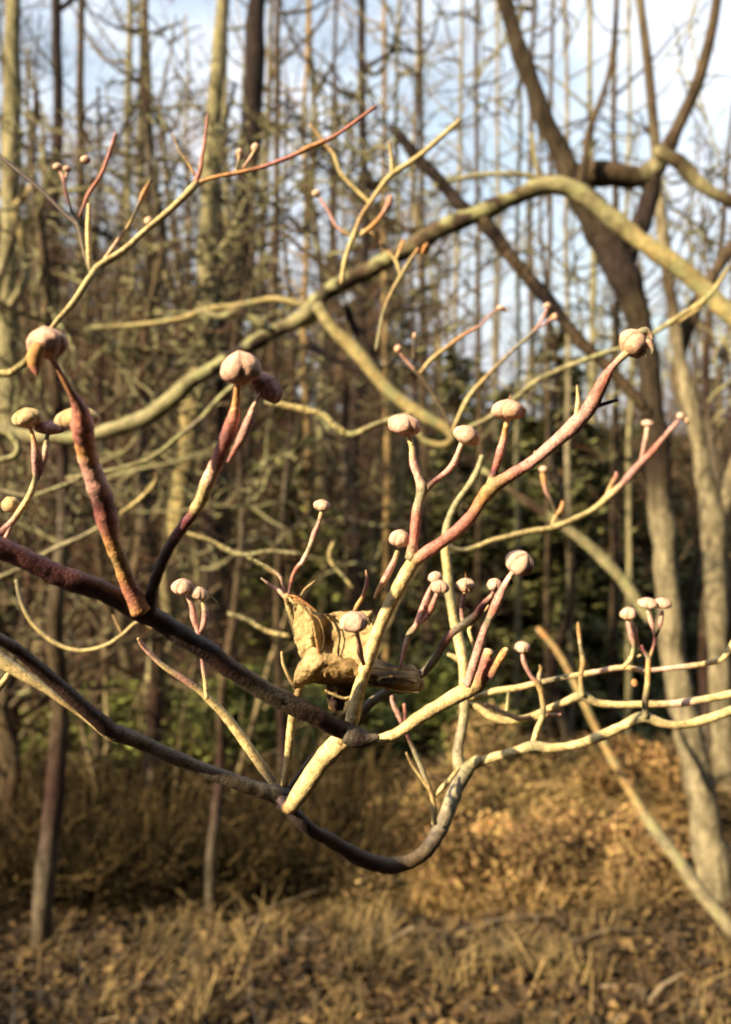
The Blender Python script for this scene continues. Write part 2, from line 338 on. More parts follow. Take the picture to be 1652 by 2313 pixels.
branch(main, 'twig', .275, [(652,1350,12,'gr'),(656,1325,11,'pu'),(662,1300,12,'rd'),(672,1282,14,'rd'),(684,1268,14,'sc'),(700,1235,14,'gy'),(710,1205,17,'pk'),(720,1182,13,'pk'),(728,1155,13,'cr')], sides=12)
bud(main, 728, 1142, 38, 28, 5, .275, 'sc', 'ol')
branch(main, 'twig', .276, [(652,1358,14,'tn'),(632,1335,12,'sc'),(612,1322,9,'pk'),(590,1306,5,'gy')], sides=8)
branch(main, 'twig', .279, [(648,1350,12,'pk'),(642,1330,11,'pk'),(634,1304,9,'sc'),(610,1284,7,'ol'),(575,1265,5,'ol')], sides=8)
branch(main, 'twig', .277, [(652,1350,9,'og'),(676,1348,8,'tn'),(690,1330,6,'tn'),(712,1312,5,'tn')], sides=7)
branch(main, 'twig', .274, [(665,1552,10,'br'),(650,1524,10,'tn'),(640,1498,9,'cr'),(637,1472,8,'tn')], sides=8)
# left Y: two shoots growing from the dark bough
branch(main, 'shoot', (.192,.228), [(110,800,10,'og'),(128,828,10,'rd'),(148,862,13,'og'),(166,895,17,'rd'),(180,925,34,'rd'),(186,955,48,'rd'),(190,985,42,'rd'),(196,1012,40,'og'),(206,1050,42,'pk'),(220,1095,44,'pk'),(232,1130,46,'pu'),(244,1180,42,'rd'),(256,1225,34,'og'),(268,1262,32,'tn'),(280,1295,34,'og'),(296,1335,36,'rd'),(318,1380,46,'og')], sides=18, ws=1.1, label='thick red shoot with swollen joints, leftmost')
bud(main, 106, 775, 84, 74, -6, .192, 'sc', 'pk', seed=3)
branch(main, 'bud_scale', .188, [(92,778,26,'og'),(80,800,40,'og'),(78,822,34,'og'),(82,838,18,'rd'),(84,848,5,'rd')], sides=12, mat=M_BUD, label='drooping orange bud scale')
bud(main, 176, 944, 92, 52, -4, .214, 'cr', 'sc', seed=5)
branch(main, 'shoot', (.206,.231), [(536,868,14,'og'),(533,905,18,'og'),(526,945,32,'rd'),(512,990,36,'pu'),(495,1035,34,'rd'),(480,1068,34,'sc'),(462,1105,36,'cr'),(448,1138,32,'cr'),(434,1162,28,'pu'),(405,1200,28,'pu'),(375,1250,28,'dk'),(352,1310,28,'dk'),(340,1365,34,'dk'),(338,1395,34,'dk')], sides=16, label='dark purple shoot with a pale patch, under the round bud')
branch(main, 'twig', .209, [(588,890,10,'pk'),(574,915,12,'sc'),(564,945,24,'pk'),(548,985,28,'pk'),(535,1010,18,'rd'),(515,1045,12,'pu')], sides=12)
bud(main, 545, 832, 90, 78, -4, .205, 'sc', 'pk', seed=2); bud(main, 604, 874, 78, 56, 50, .212, 'pk', 'pu')
# mossy knob at the branch junction
branch(main, 'knot', .263, [(780,1660,40,'gr'),(800,1668,48,'bk'),(826,1672,34,'bk'),(856,1664,12,'gr')], sides=14)

# ---- small cluster at the left edge
lc = thing('dogwood_branch', 'short twig at the left edge with a pale cap-shaped bud pair on pink stalks', 'branch', P(0, 1210, .235))
branch(lc, 'stem', .235, [(-60,1250,22,'dk'),(-5,1208,22,'pu'),(25,1180,19,'pk'),(48,1150,18,'cr'),(70,1115,18,'cr'),(80,1080,14,'ol'),(80,1060,16,'pk'),(80,1020,22,'pk'),(74,985,12,'og'),(68,965,10,'cr')], sides=12)
branch(lc, 'twig', .236, [(84,1085,10,'dk'),(95,1055,18,'pk'),(104,1025,22,'sc'),(106,995,13,'ol'),(108,978,10,'ol')], sides=10)
bud(lc, 62, 944, 64, 46, -8, .234, 'cr', 'sc'); bud(lc, 112, 966, 64, 32, 5, .238, 'pk', 'pu'); bud(lc, 24, 1140, 40, 38, -20, .24, 'cr', 'sc')
branch(lc, 'twig', .233, [(25,1190,8,'dk'),(14,1215,14,'pk'),(6,1235,10,'pk'),(-6,1255,5,'pk')], sides=8)

# ---- curved dogwood branch behind, lower right
cv = main
branch(cv, 'limb', [.287,.29,.31,.325,.34,.345,.35,.357,.364,.368,.37], [(638,1812,40,'bk'),(700,1874,32,'bk'),(760,1905,36,'bk'),(820,1940,38,'dk'),(890,1956,38,'br'),(950,1932,36,'br'),(990,1885,36,'gr'),(1014,1830,36,'gy'),(1032,1775,36,'gy'),(1058,1735,34,'ol'),(1085,1715,24,'cr')], sides=16, label='dark dipping limb, grey-green on its rising end')
branch(cv, 'branch', (.37,.36), [(1060,1732,24,'dy'),(1110,1712,22,'cr'),(1160,1700,22,'cr'),(1205,1685,26,'ol'),(1250,1690,22,'cr'),(1310,1680,22,'cr'),(1360,1662,24,'cr'),(1410,1640,24,'cr'),(1455,1620,30,'ol'),(1500,1634,22,'cr'),(1545,1637,20,'dy'),(1600,1625,22,'cr'),(1660,1603,22,'cr'),(1760,1575,22,'cr')], sides=12, label='lowest pale level branch')
branch(cv, 'stem', (.37,.40), [(1040,1735,36,'ol'),(1036,1700,28,'gy'),(1044,1650,26,'gy'),(1049,1600,26,'ol'),(1048,1540,24,'cr'),(1046,1490,26,'cr'),(1036,1440,26,'cr'),(1024,1395,22,'dy'),(1018,1345,26,'ol'),(1012,1290,24,'dy'),(1006,1240,24,'dy'),(1010,1190,20,'ol'),(1030,1140,16,'ol'),(1070,1080,16,'ol'),(1090,1030,14,'ol')], sides=12, label='pale upright stem behind the buds')
branch(cv, 'twig', .39, [(1045,1500,14,'cr'),(1030,1486,15,'cr'),(1012,1478,9,'cr')], sides=8)
branch(cv, 'branch', .385, [(1048,1580,18,'tn'),(1085,1572,15,'dy'),(1120,1562,18,'cr'),(1165,1555,18,'cr'),(1205,1545,16,'cr'),(1250,1535,15,'gy'),(1310,1524,15,'cr'),(1360,1515,14,'sc'),(1410,1508,16,'cr'),(1460,1514,13,'sc'),(1530,1508,14,'sc'),(1590,1500,16,'cr'),(1632,1488,17,'cr'),(1655,1455,16,'cr'),(1690,1400,16,'cr')], sides=12, label='topmost pale level branch')
branch(cv, 'branch', .378, [(1048,1590,20,'dy'),(1078,1598,18,'cr'),(1115,1620,22,'cr'),(1155,1628,22,'dy'),(1195,1620,16,'dy'),(1235,1603,18,'cr'),(1280,1585,20,'cr'),(1315,1572,26,'ol'),(1350,1588,20,'cr'),(1400,1592,18,'cr'),(1470,1592,20,'cr'),(1540,1588,20,'sc'),(1600,1578,20,'cr'),(1660,1566,22,'cr'),(1750,1550,22,'cr')], sides=12, label='middle pale level branch')
branch(cv, 'twig', .375, [(1095,1590,12,'dk'),(1130,1605,12,'bk'),(1170,1622,12,'bk'),(1200,1620,12,'dk')], sides=8)
branch(cv, 'twig', .376, [(1200,1625,10,'tn'),(1235,1617,14,'tn'),(1268,1614,8,'pk')], sides=8)
branch(cv, 'twig', .372, [(1203,1686,16,'cr'),(1215,1645,15,'cr'),(1228,1610,16,'ol'),(1224,1570,14,'tn'),(1215,1545,15,'tn'),(1200,1528,10,'pk'),(1186,1500,13,'pk'),(1181,1478,10,'pk')], sides=10)
branch(cv, 'twig', .373, [(1222,1555,12,'tn'),(1218,1530,12,'gy'),(1222,1512,10,'tn'),(1219,1502,5,'tn')], sides=8)
bud(cv, 1181, 1462, 32, 27, 0, .372, 'sc', 'sc', big=True)
branch(cv, 'twig', .376, [(1316,1572,16,'ol'),(1312,1530,12,'tn'),(1318,1495,15,'tn'),(1312,1460,10,'gy'),(1308,1425,11,'og'),(1306,1406,7,'tn')], sides=8)
branch(cv, 'twig', .362, [(1458,1622,18,'ol'),(1459,1580,17,'br'),(1463,1545,15,'dy'),(1465,1500,14,'og'),(1464,1485,14,'gy'),(1454,1470,9,'pu'),(1450,1458,7,'pu')], sides=10)
branch(cv, 'twig', .362, [(1466,1490,10,'tn'),(1478,1455,9,'pu'),(1478,1430,9,'dk'),(1472,1405,15,'pk'),(1464,1380,9,'sc')], sides=8)
branch(cv, 'twig', .363, [(1478,1445,8,'dk'),(1488,1425,8,'dk'),(1493,1402,15,'pk'),(1497,1380,9,'sc')], sides=8)
bud(cv, 1463, 1362, 40, 24, 0, .362, 'sc', 'sc'); bud(cv, 1498, 1363, 38, 25, 0, .363, 'sc', 'sc')
branch(cv, 'twig', .38, [(1405,1510,12,'cr'),(1425,1488,12,'cr'),(1432,1462,10,'ol'),(1428,1440,15,'pk'),(1422,1412,14,'pk'),(1420,1400,9,'pk')], sides=8)
branch(cv, 'twig', .381, [(1425,1488,9,'cr'),(1448,1480,7,'cr')], sides=7)
branch(cv, 'twig', .382, [(1448,1470,8,'pk'),(1440,1448,9,'og'),(1436,1425,12,'pk'),(1434,1408,6,'pk')], sides=7)
bud(cv, 1421, 1386, 36, 30, -3, .38, 'sc', 'og')
bud(cv, 1434, 1543, 16, 20, -20, .38, 'og', 'pk', big=False)
branch(cv, 'twig', .38, [(1150,1560,10,'ol'),(1148,1580,9,'ol'),(1145,1605,9,'cr')], sides=7)
branch(cv, 'twig', .345, [(982,1862,15,'cr'),(981,1825,16,'dy'),(974,1790,13,'tn'),(956,1742,15,'gy'),(938,1700,14,'gy'),(920,1660,10,'pu'),(900,1615,14,'pk'),(888,1590,12,'pk'),(885,1572,9,'pk')], sides=10)
branch(cv, 'twig', .347, [(974,1792,10,'tn'),(950,1755,10,'dy'),(930,1725,8,'tn'),(918,1700,6,'tn')], sides=8)
branch(cv, 'twig', .346, [(984,1800,12,'dy'),(1005,1775,13,'cr'),(1025,1752,13,'tn'),(1038,1735,10,'tn')], sides=8)
branch(cv, 'twig', .345, [(912,1650,8,'pu'),(916,1620,10,'pu'),(913,1590,9,'rd')], sides=8)

# ---- pale branch under the grey limb at the left edge
pl = thing('dogwood_branch', 'sunlit straw-coloured branch tapering under the grey limb at the left edge', 'branch', P(0, 1490, .33))
branch(pl, 'stem', (.32,.33), [(-80,1440,36,'cr'),(-10,1486,34,'cr'),(35,1512,30,'cr'),(80,1542,22,'cr'),(115,1566,17,'cr'),(150,1592,13,'tn'),(190,1622,10,'cr'),(222,1648,12,'cr'),(240,1660,18,'cr'),(256,1672,9,'og')], sides=12)
branch(pl, 'twig', .335, [(25,1515,14,'cr'),(5,1545,18,'dy'),(-20,1580,18,'ol')], sides=8)

# ---- upper left branch
ul = thing('dogwood_branch', 'sunlit straw-yellow branch rising to a red fork in the upper left', 'branch', P(205, 618, .42))
branch(ul, 'stem', (.40,.44), [(95,775,12,'dy'),(125,730,15,'dy'),(165,685,17,'dy'),(205,625,19,'dy'),(225,600,22,'dy'),(280,565,19,'cr'),(330,520,17,'cr'),(380,478,18,'cr'),(430,430,20,'cr'),(445,412,16,'tn')], sides=12, label='sunlit straw-yellow stem')
branch(ul, 'twig', .44, [(440,416,12,'tn'),(480,402,11,'og'),(540,390,12,'og'),(600,375,11,'rd'),(660,352,12,'rd'),(700,332,15,'og'),(760,305,10,'rd'),(850,240,9,'rd')], sides=10, label='orange-red twig reaching right')
branch(ul, 'twig', .44, [(441,412,14,'rd'),(452,385,13,'rd'),(457,350,11,'rd'),(462,325,9,'rd'),(470,260,8,'rd')], sides=8)
branch(ul, 'twig', .44, [(440,395,8,'og'),(425,368,7,'tn'),(405,340,6,'tn'),(390,300,5,'tn')], sides=7)
branch(ul, 'twig', .42, [(206,622,10,'br'),(201,585,13,'dy'),(199,530,14,'cr'),(200,490,13,'cr'),(201,460,11,'cr')], sides=8)
branch(ul, 'twig', (.42,.45), [(206,622,10,'br'),(188,560,12,'br'),(176,510,12,'br'),(150,485,13,'dk'),(100,435,13,'dk'),(40,385,12,'dk'),(-10,345,11,'dk')], sides=8)
branch(ul, 'twig', .45, [(176,510,10,'dk'),(160,470,9,'dk'),(150,440,10,'pu'),(145,410,9,'pu')], sides=8)
branch(ul, 'twig', .44, [(180,490,9,'pu'),(200,440,11,'rd'),(228,395,10,'rd'),(248,345,10,'rd'),(262,300,8,'rd')], sides=8)
branch(ul, 'twig', .43, [(225,602,10,'dy'),(262,548,9,'sc'),(290,510,9,'tn'),(310,470,9,'br'),(325,435,13,'og'),(342,405,9,'br')], sides=8)
for (x, y, w_, h_) in ((131,377,24,18),(152,381,20,15),(194,361,24,20),(337,500,22,22),(541,348,22,26),(578,334,22,22)):
    bud(ul, x, y, w_, h_, 0, .45, 'sc', 'ol', big=False)
branch(ul, 'twig', .45, [(145,412,8,'pk'),(141,396,9,'pk'),(133,384,6,'sc')], sides=7)
branch(ul, 'twig', .45, [(147,404,7,'pk'),(152,388,7,'pk')], sides=7)
branch(ul, 'twig', .44, [(533,388,8,'gy'),(538,368,9,'gy'),(541,352,8,'cr')], sides=7)
branch(ul, 'twig', .44, [(550,378,7,'pk'),(563,360,8,'sc'),(576,338,8,'cr')], sides=7)

# ---- right-hand twigs at middle distance
rt = thing('dogwood_branch', 'thin olive twig curving up to pink tips at the right, crossing the big dark trunk', 'branch', P(1250, 1190, .55))
branch(rt, 'stem', (.52,.58), [(995,1225,10,'ol'),(1040,1243,12,'ol'),(1078,1236,13,'dy'),(1110,1222,13,'dy'),(1160,1210,14,'dy'),(1205,1200,14,'dy'),(1250,1192,15,'dy'),(1300,1172,14,'dy'),(1345,1148,14,'dy'),(1375,1122,16,'cr'),(1410,1088,18,'pk'),(1445,1050,17,'pk'),(1475,1020,15,'rd'),(1505,982,12,'pk'),(1532,952,10,'pk')], sides=10)
branch(rt, 'twig', .55, [(1248,1190,10,'dy'),(1256,1165,10,'tn'),(1268,1150,10,'og'),(1272,1132,7,'og')], sides=8)
branch(rt, 'twig', .55, [(1257,1165,8,'br'),(1245,1130,8,'br'),(1233,1108,9,'pk'),(1228,1082,14,'og'),(1226,1068,12,'tn')], sides=8)
branch(rt, 'twig', .56, [(1370,1125,9,'tn'),(1382,1095,10,'tn'),(1392,1078,10,'rd'),(1393,1066,6,'pk')], sides=8)
branch(rt, 'twig', .57, [(1448,1048,10,'pk'),(1455,1010,10,'pk'),(1461,980,11,'sc'),(1463,965,10,'sc')], sides=8)
bud(rt, 1463, 956, 28, 16, 0, .57, 'sc', 'sc', big=False); bud(rt, 1228, 1060, 20, 16, 0, .55, 'sc', 'og', big=False)
bud(rt, 1538, 940, 18, 18, 20, .58, 'sc', 'pk', big=False); bud(rt, 1552, 950, 18, 12, 60, .58, 'sc', 'og', big=False)

rt2 = thing('dogwood_branch', 'slender twig with tiny pink buds against the bright sky right of centre', 'branch', P(1030, 950, .6))
branch(rt2, 'stem', .6, [(1022,975,8,'tn'),(1040,935,11,'dy'),(1065,890,11,'dy'),(1105,845,9,'tn'),(1150,800,8,'gy'),(1195,760,8,'gy'),(1220,730,7,'pk'),(1236,698,6,'pk')], sides=8)
branch(rt2, 'twig', .6, [(1222,738,6,'pk'),(1240,725,7,'pk'),(1250,712,6,'og')], sides=7)
branch(rt2, 'twig', .61, [(1022,975,8,'br'),(1000,925,8,'br'),(960,860,9,'br'),(938,835,8,'br'),(935,800,7,'br'),(935,765,7,'br')], sides=8)
branch(rt2, 'twig', .61, [(940,838,6,'pk'),(918,815,6,'pk'),(902,795,5,'pk')], sides=7)
branch(rt2, 'twig', .61, [(950,842,8,'tn'),(975,812,11,'dy'),(1010,785,10,'tn'),(1050,755,9,'og'),(1085,735,6,'pk'),(1110,708,5,'pk'),(1130,698,4,'pk')], sides=8)
for (x, y, w_, h_) in ((1237,690,18,14),(1254,716,16,18),(900,788,18,20),(1132,695,20,12),(937,758,10,16),(1142,700,12,10)):
    bud(rt2, x, y, w_, h_, 0, .6, 'sc', 'og', big=False)

tc_ = thing('dogwood_branch', 'forked straw-coloured twig with pink tips high in the middle above the arching limb', 'branch', P(780, 640, .62))
branch(tc_, 'stem', .62, [(772,640,12,'dy'),(780,590,12,'dy'),(800,530,11,'dy'),(815,490,10,'tn'),(835,460,11,'tn'),(860,425,12,'dy'),(885,395,12,'dy'),(930,365,13,'dy'),(975,330,12,'dy'),(1040,270,10,'dy')], sides=8)
branch(tc_, 'twig', .62, [(886,392,9,'dy'),(885,360,9,'dy'),(880,320,7,'tn')], sides=7)
branch(tc_, 'twig', .62, [(815,530,10,'dy'),(835,515,11,'og'),(855,495,9,'og'),(872,470,9,'pk'),(880,450,12,'pk')], sides=7)
branch(tc_, 'twig', .63, [(905,620,9,'dy'),(895,590,9,'dy'),(870,560,7,'tn'),(842,528,7,'tn'),(818,520,7,'dy')], sides=7)
branch(tc_, 'twig', .63, [(850,790,7,'ol'),(858,745,7,'ol'),(865,710,7,'ol'),(880,670,8,'tn'),(902,630,10,'dy'),(925,590,8,'dy'),(945,560,8,'og')], sides=7)
branch(tc_, 'twig', .63, [(895,585,7,'dy'),(905,560,7,'og'),(912,540,6,'og')], sides=7)
branch(tc_, 'twig', .63, [(836,458,9,'dy'),(805,428,10,'dy'),(770,390,10,'dy'),(758,355,10,'dy'),(740,330,8,'tn'),(700,280,6,'tn')], sides=7)
bud(tc_, 715, 437, 20, 18, 0, .63, 'sc', 'tn', big=False)
branch(tc_, 'twig', .63, [(798,535,8,'dy'),(780,525,8,'tn'),(760,510,7,'pk'),(742,475,7,'pk'),(725,450,6,'pk'),(717,440,5,'pk')], sides=7)
bud(tc_, 880, 455, 18, 30, 10, .62, 'pk', 'og', big=False); bud(tc_, 962, 562, 30, 16, 120, .63, 'og', 'og', big=False)

# curling thin branches at the left
cl = thing('dogwood_branch', 'thin pale branch sagging in a curve under the dark bough at the left', 'branch', P(190, 1468, .45))
branch(cl, 'stem', .45, [(36,1310,9,'ol'),(45,1350,12,'gy'),(62,1392,11,'dy'),(90,1425,13,'dy'),(130,1455,11,'dy'),(180,1470,11,'dy'),(235,1460,11,'dy'),(275,1435,10,'dy'),(315,1403,9,'dy'),(345,1420,8,'tn')], sides=8)
branch(cl, 'twig', .45, [(275,1432,6,'tn'),(262,1405,6,'tn'),(255,1390,5,'tn')], sides=7)

# ------------------------------------------------------------ the curled brown leaves
def leaf(name, label, grid, cols, parent=None, thick=.00008, wr=.0012, rib=None, nu=14, nv=14, seed=0):
    """grid[r][c] = (x, y, distance); a wrinkled sheet through those points"""
    G = np.array([[P(*p) for p in row] for row in grid]); CG = np.array([[COL[c] for c in row] for row in cols])
    G = np.concatenate([G, CG], 2)
    rows = np.array([catmull(r, nu) for r in G]); full = np.array([catmull(rows[:, j], nv) for j in range(rows.shape[1])]).transpose(1, 0, 2)
    nr, nc = full.shape[:2]; V = full[:, :, :3].copy(); C = np.clip(full[:, :, 3:], .02, .9)
    for i in range(nr):
        for j in range(nc):
            v = Vector(V[i, j]); s = mn.noise(v*170+Vector((seed, 0, 0)))*1.0+(.5-abs(mn.noise(v*260+Vector((seed, 5, 0)))))*1.6+(.5-abs(mn.noise(v*620+Vector((seed, 8, 0)))))*.7
            if rib: s += .5*math.sin((i/nr)*rib*math.pi+mn.noise(v*60)*2)
            V[i, j, 1] += s*wr; V[i, j, 2] += s*wr*.4; V[i, j, 0] += mn.noise(v*200+Vector((9, seed, 0)))*wr*.5
            C[i, j] *= 1+.35*mn.noise(v*260+Vector((0, 0, seed)))+(.10*math.sin((i/nr)*rib*math.pi*1.0) if rib else 0)
    rj = random.Random(seed); q = []
    for i in range(nr-1):
        for j in range(nc-1):
            e = min(i, j, nr-2-i, nc-2-j); v = Vector(V[i, j])
            if e < 3 and mn.noise(v*330+Vector((seed, 1, 2))) > .12+.22*e: continue
            q.append((i*nc+j, i*nc+j+1, (i+1)*nc+j+1, (i+1)*nc+j))
    o_mb = MB()
    o_mb.add(V.reshape(-1, 3), q, c=C.reshape(-1, 3)); o = o_mb.build(name, M_LEAF, parent)
    m = o.modifiers.new('thickness', 'SOLIDIFY'); m.thickness = thick*2; m.offset = 0
    return o, V

lf = thing('dead_leaf', 'large curled golden-brown dead leaf hanging on the pale upright stem', 'leaf', P(665, 1350, .272))
g1 = leaf('blade', None, [
    [(650,1348,.273),(686,1358,.272),(716,1388,.2745),(770,1384,.2715),(842,1382,.269)],
    [(660,1392,.272),(700,1390,.270),(736,1400,.2745),(782,1408,.271),(844,1414,.268)],
    [(666,1434,.272),(706,1440,.269),(738,1442,.2745),(782,1448,.271),(838,1452,.268)],
    [(676,1474,.272),(708,1478,.269),(738,1480,.274),(782,1486,.270),(832,1500,.268)],
    [(688,1500,.273),(712,1506,.271),(740,1506,.275),(782,1512,.272),(824,1530,.271)]],
    [['lg','lg','lg','lg','lg'],['cr','cr','lg','cr','lg'],['cr','cr','lb','lg','lg'],['lg','cr','lg','lg','lg'],['lg','lg','lb','lg','tn']], lf, seed=1, wr=.0010)
g2 = leaf('curled_lobe', None, [
    [(702,1462,.2695),(725,1468,.268),(752,1478,.2685),(790,1490,.2685),(822,1506,.269)],
    [(680,1490,.270),(712,1492,.266),(745,1500,.266),(785,1514,.2655),(818,1528,.267)],
    [(664,1525,.270),(704,1525,.267),(740,1532,.270),(780,1545,.272),(812,1550,.276)],
    [(660,1562,.274),(690,1548,.276),(728,1548,.282),(768,1566,.286),(800,1575,.288)]],
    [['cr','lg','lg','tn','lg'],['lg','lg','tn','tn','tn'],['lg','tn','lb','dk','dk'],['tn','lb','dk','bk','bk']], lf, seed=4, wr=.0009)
g3 = leaf('leaf_tip', None, [
    [(738,1545,.280),(760,1552,.276),(790,1562,.278)],
    [(738,1578,.282),(756,1580,.274),(782,1592,.280)],
    [(742,1605,.284),(760,1610,.278),(776,1612,.284)]],
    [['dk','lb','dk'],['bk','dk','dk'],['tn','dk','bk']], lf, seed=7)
for pts in ([(664,1352,7,'og'),(688,1372,9,'tn'),(706,1400,7,'tn'),(714,1440,7,'tn'),(720,1470,8,'og'),(730,1500,10,'og'),(736,1528,8,'tn')],
            [(700,1385,5,'og'),(722,1400,5,'tn'),(733,1440,5,'br'),(728,1470,5,'br')]):
    branch(lf, 'vein', .2675, pts, mat=M_LEAF, sides=7)
branch(lf, 'petiole', .268, [(650,1345,6,'og'),(668,1348,7,'og'),(690,1362,8,'og'),(716,1382,7,'tn')], mat=M_LEAF, sides=7)
branch(lf, 'torn_edge', .272, [(735,1560,8,'tn'),(752,1568,9,'cr'),(778,1577,8,'cr'),(800,1572,6,'tn')], mat=M_LEAF, sides=7)

l2 = thing('dead_leaf', 'narrow furrowed brown leaf rolled along the dark twig, right of the pale shoot', 'leaf', P(830, 1520, .28))
leaf('blade', None, [
    [(815,1492,.284),(850,1490,.282),(872,1500,.284),(900,1508,.284),(935,1505,.286)],
    [(815,1510,.276),(850,1514,.272),(890,1522,.272),(930,1528,.274),(956,1535,.278)],
    [(815,1528,.274),(850,1538,.268),(890,1545,.268),(930,1550,.268),(958,1552,.274)],
    [(815,1540,.282),(850,1556,.278),(885,1566,.276),(915,1572,.276),(948,1572,.280)]],
    [['tn','tn','br','br','tn'],['og','tn','br','tn','tn'],['tn','br','br','tn','cr'],['br','br','br','br','tn']], l2, rib=11, wr=.001, nv=16, seed=12)
for k, (ya, yb) in enumerate(((1506,1512),(1522,1530),(1534,1546),(1548,1562))):
    branch(l2, 'fold', .2695, [(822,ya,4,'tn'),(860,ya+4,6,'tn' if k % 2 else 'cr'),(905,yb,5,'tn'),(946,yb+2,5,'cr')], mat=M_LEAF, sides=6)
branch(l2, 'rolled_tip', .272, [(944,1530,6,'tn'),(956,1545,7,'cr'),(950,1562,5,'tn')], mat=M_LEAF, sides=8)

# ============================================================ MIDDLE DISTANCE: arching limbs and near trunks
def midb(name, label, cat, d, pts, subs=(), part='limb', mat=M_MID, sides=12, rough=.05, step=6, group=None, base=None):
    b0 = base if base is not None else P(pts[0][0], pts[0][1], d if isinstance(d, (int, float)) else d[0])
    t = thing(name, label, cat, b0, group)
    branch(t, part, d, pts, mat, sides, rough, step)
    for (dd, pp) in subs: branch(t, 'branch', dd, pp, M_TRUNK if sum(q[3] in ('bk', 'br', 'dk') for q in pp) > len(pp)*.6 else mat, 8, .05, 5)
    return t
midb('arching_limb', 'long lichened limb arching across the upper half from the left to the right edge', 'branch', (1.9, 1.9),
    [(-60,960,30,'br'),(60,985,30,'ol'),(150,990,30,'ol'),(222,980,32,'ol'),(318,950,34,'ol'),(392,900,36,'ol'),(430,862,34,'br'),(500,820,32,'bk'),(570,775,32,'bk'),(630,742,30,'br'),(690,715,38,'ol'),(740,660,36,'bk'),(830,610,36,'br'),(910,570,38,'br'),(1000,515,40,'br'),(1080,480,40,'bk'),(1160,445,36,'br'),(1230,418,40,'ol'),(1300,432,40,'ol'),(1380,490,40,'ol'),(1450,545,40,'dy'),(1520,592,46,'dy'),(1580,645,40,'dy'),(1652,715,44,'dy'),(1760,800,44,'dy')],
    subs=[(1.9, [(1085,490,30,'br'),(1120,535,32,'bk'),(1180,610,28,'br'),(1215,650,34,'bk'),(1260,705,28,'bk'),(1310,770,26,'br'),(1360,815,26,'br'),(1420,880,26,'br'),(1470,940,22,'br')]),
          (1.9, [(1065,480,30,'bk'),(1040,462,30,'bk'),(985,400,28,'bk'),(940,350,26,'bk'),(900,300,22,'bk')]),
          (1.85, [(715,690,28,'ol'),(760,750,30,'dy'),(800,790,30,'dy'),(850,850,32,'dy'),(900,900,30,'dy'),(960,940,28,'dy'),(1005,965,22,'dy'),(1020,990,18,'dy'),(1000,1005,14,'dy'),(960,995,12,'dy'),(945,975,10,'ol')]),
          (1.95, [(780,690,14,'bk'),(800,740,18,'bk'),(835,790,18,'bk'),(860,840,14,'bk')]),
          (1.88, [(685,765,14,'tn'),(700,780,18,'bk'),(760,812,18,'bk'),(820,845,16,'bk'),(880,885,12,'br')]),
          (1.88, [(600,735,18,'dk'),(560,715,22,'bk'),(540,700,22,'br'),(500,715,14,'ol'),(450,700,12,'ol')]),
          (1.9, [(1235,415,14,'br'),(1215,400,12,'br'),(1150,392,12,'ol'),(1060,398,10,'ol'),(980,420,10,'ol')]),
          (1.9, [(1222,415,12,'br'),(1210,360,10,'ol'),(1200,300,9,'ol')]),
          (1.92, [(770,640,12,'br'),(730,600,12,'br'),(680,560,10,'br'),(640,525,8,'br')]),
          (1.9, [(690,690,16,'ol'),(620,675,14,'dy'),(540,690,14,'dy'),(460,700,13,'dy'),(410,720,12,'dy'),(310,735,12,'dy'),(200,740,10,'br')]),
          (1.9, [(700,672,16,'dy'),(728,690,28,'dy'),(700,725,22,'dy'),(665,728,14,'ol')]),
          (1.93, [(1000,515,12,'ol'),(940,525,10,'br'),(890,500,9,'br'),(830,480,9,'br')])])
midb('bare_branch', 'wavy straw-coloured branch hanging left of the middle buds', 'branch', .75,
    [(600,908,10,'ol'),(640,915,14,'dy'),(700,928,15,'dy'),(735,940,14,'dy'),(760,965,15,'dy'),(795,982,14,'dy'),(840,962,12,'ol'),(890,945,11,'ol'),(930,935,9,'ol')], part='stem')
midb('bare_branch', 'long thin branch climbing to the right behind the top right bud', 'branch', .8,
    [(1060,965,9,'ol'),(1110,940,10,'ol'),(1170,895,12,'ol'),(1215,860,13,'ol'),(1290,825,13,'ol'),(1360,800,12,'ol'),(1440,775,9,'ol'),(1490,745,11,'ol'),(1550,705,12,'dy'),(1600,670,12,'dy'),(1650,600,9,'ol')], part='stem',
    subs=[(.8, [(1520,735,6,'dy'),(1560,710,8,'cr'),(1595,685,5,'dy')])])
midb('bare_branch', 'blurred olive branch slanting down behind the right-hand twig', 'branch', 1.6,
    [(1090,1060,12,'ol'),(1160,1110,16,'br'),(1230,1160,20,'br'),(1310,1215,24,'ol'),(1370,1270,26,'ol'),(1420,1330,26,'ol'),(1470,1400,26,'ol')], part='stem')
midb('bare_branch', 'thin grey branch crossing in front of the pale trunk at left', 'branch', .9,
    [(530,870,12,'gy'),(490,905,12,'gr'),(450,950,12,'gr'),(400,990,11,'gy'),(350,1030,10,'ol'),(300,1050,10,'ol'),(240,1065,9,'ol'),(150,1080,8,'ol')], part='stem',
    subs=[(.9, [(355,1065,8,'dk'),(350,1090,12,'dy'),(325,1120,12,'dy'),(290,1148,10,'dy'),(270,1160,6,'tn')]),
          (.9, [(235,1185,9,'ol'),(180,1215,10,'gy'),(120,1240,10,'gy'),(85,1262,12,'gy'),(30,1290,9,'gy'),(-20,1310,9,'gy')]),
          (.9, [(180,1080,9,'gy'),(120,1105,9,'gy'),(60,1120,8,'gy'),(-20,1100,8,'gy')])])
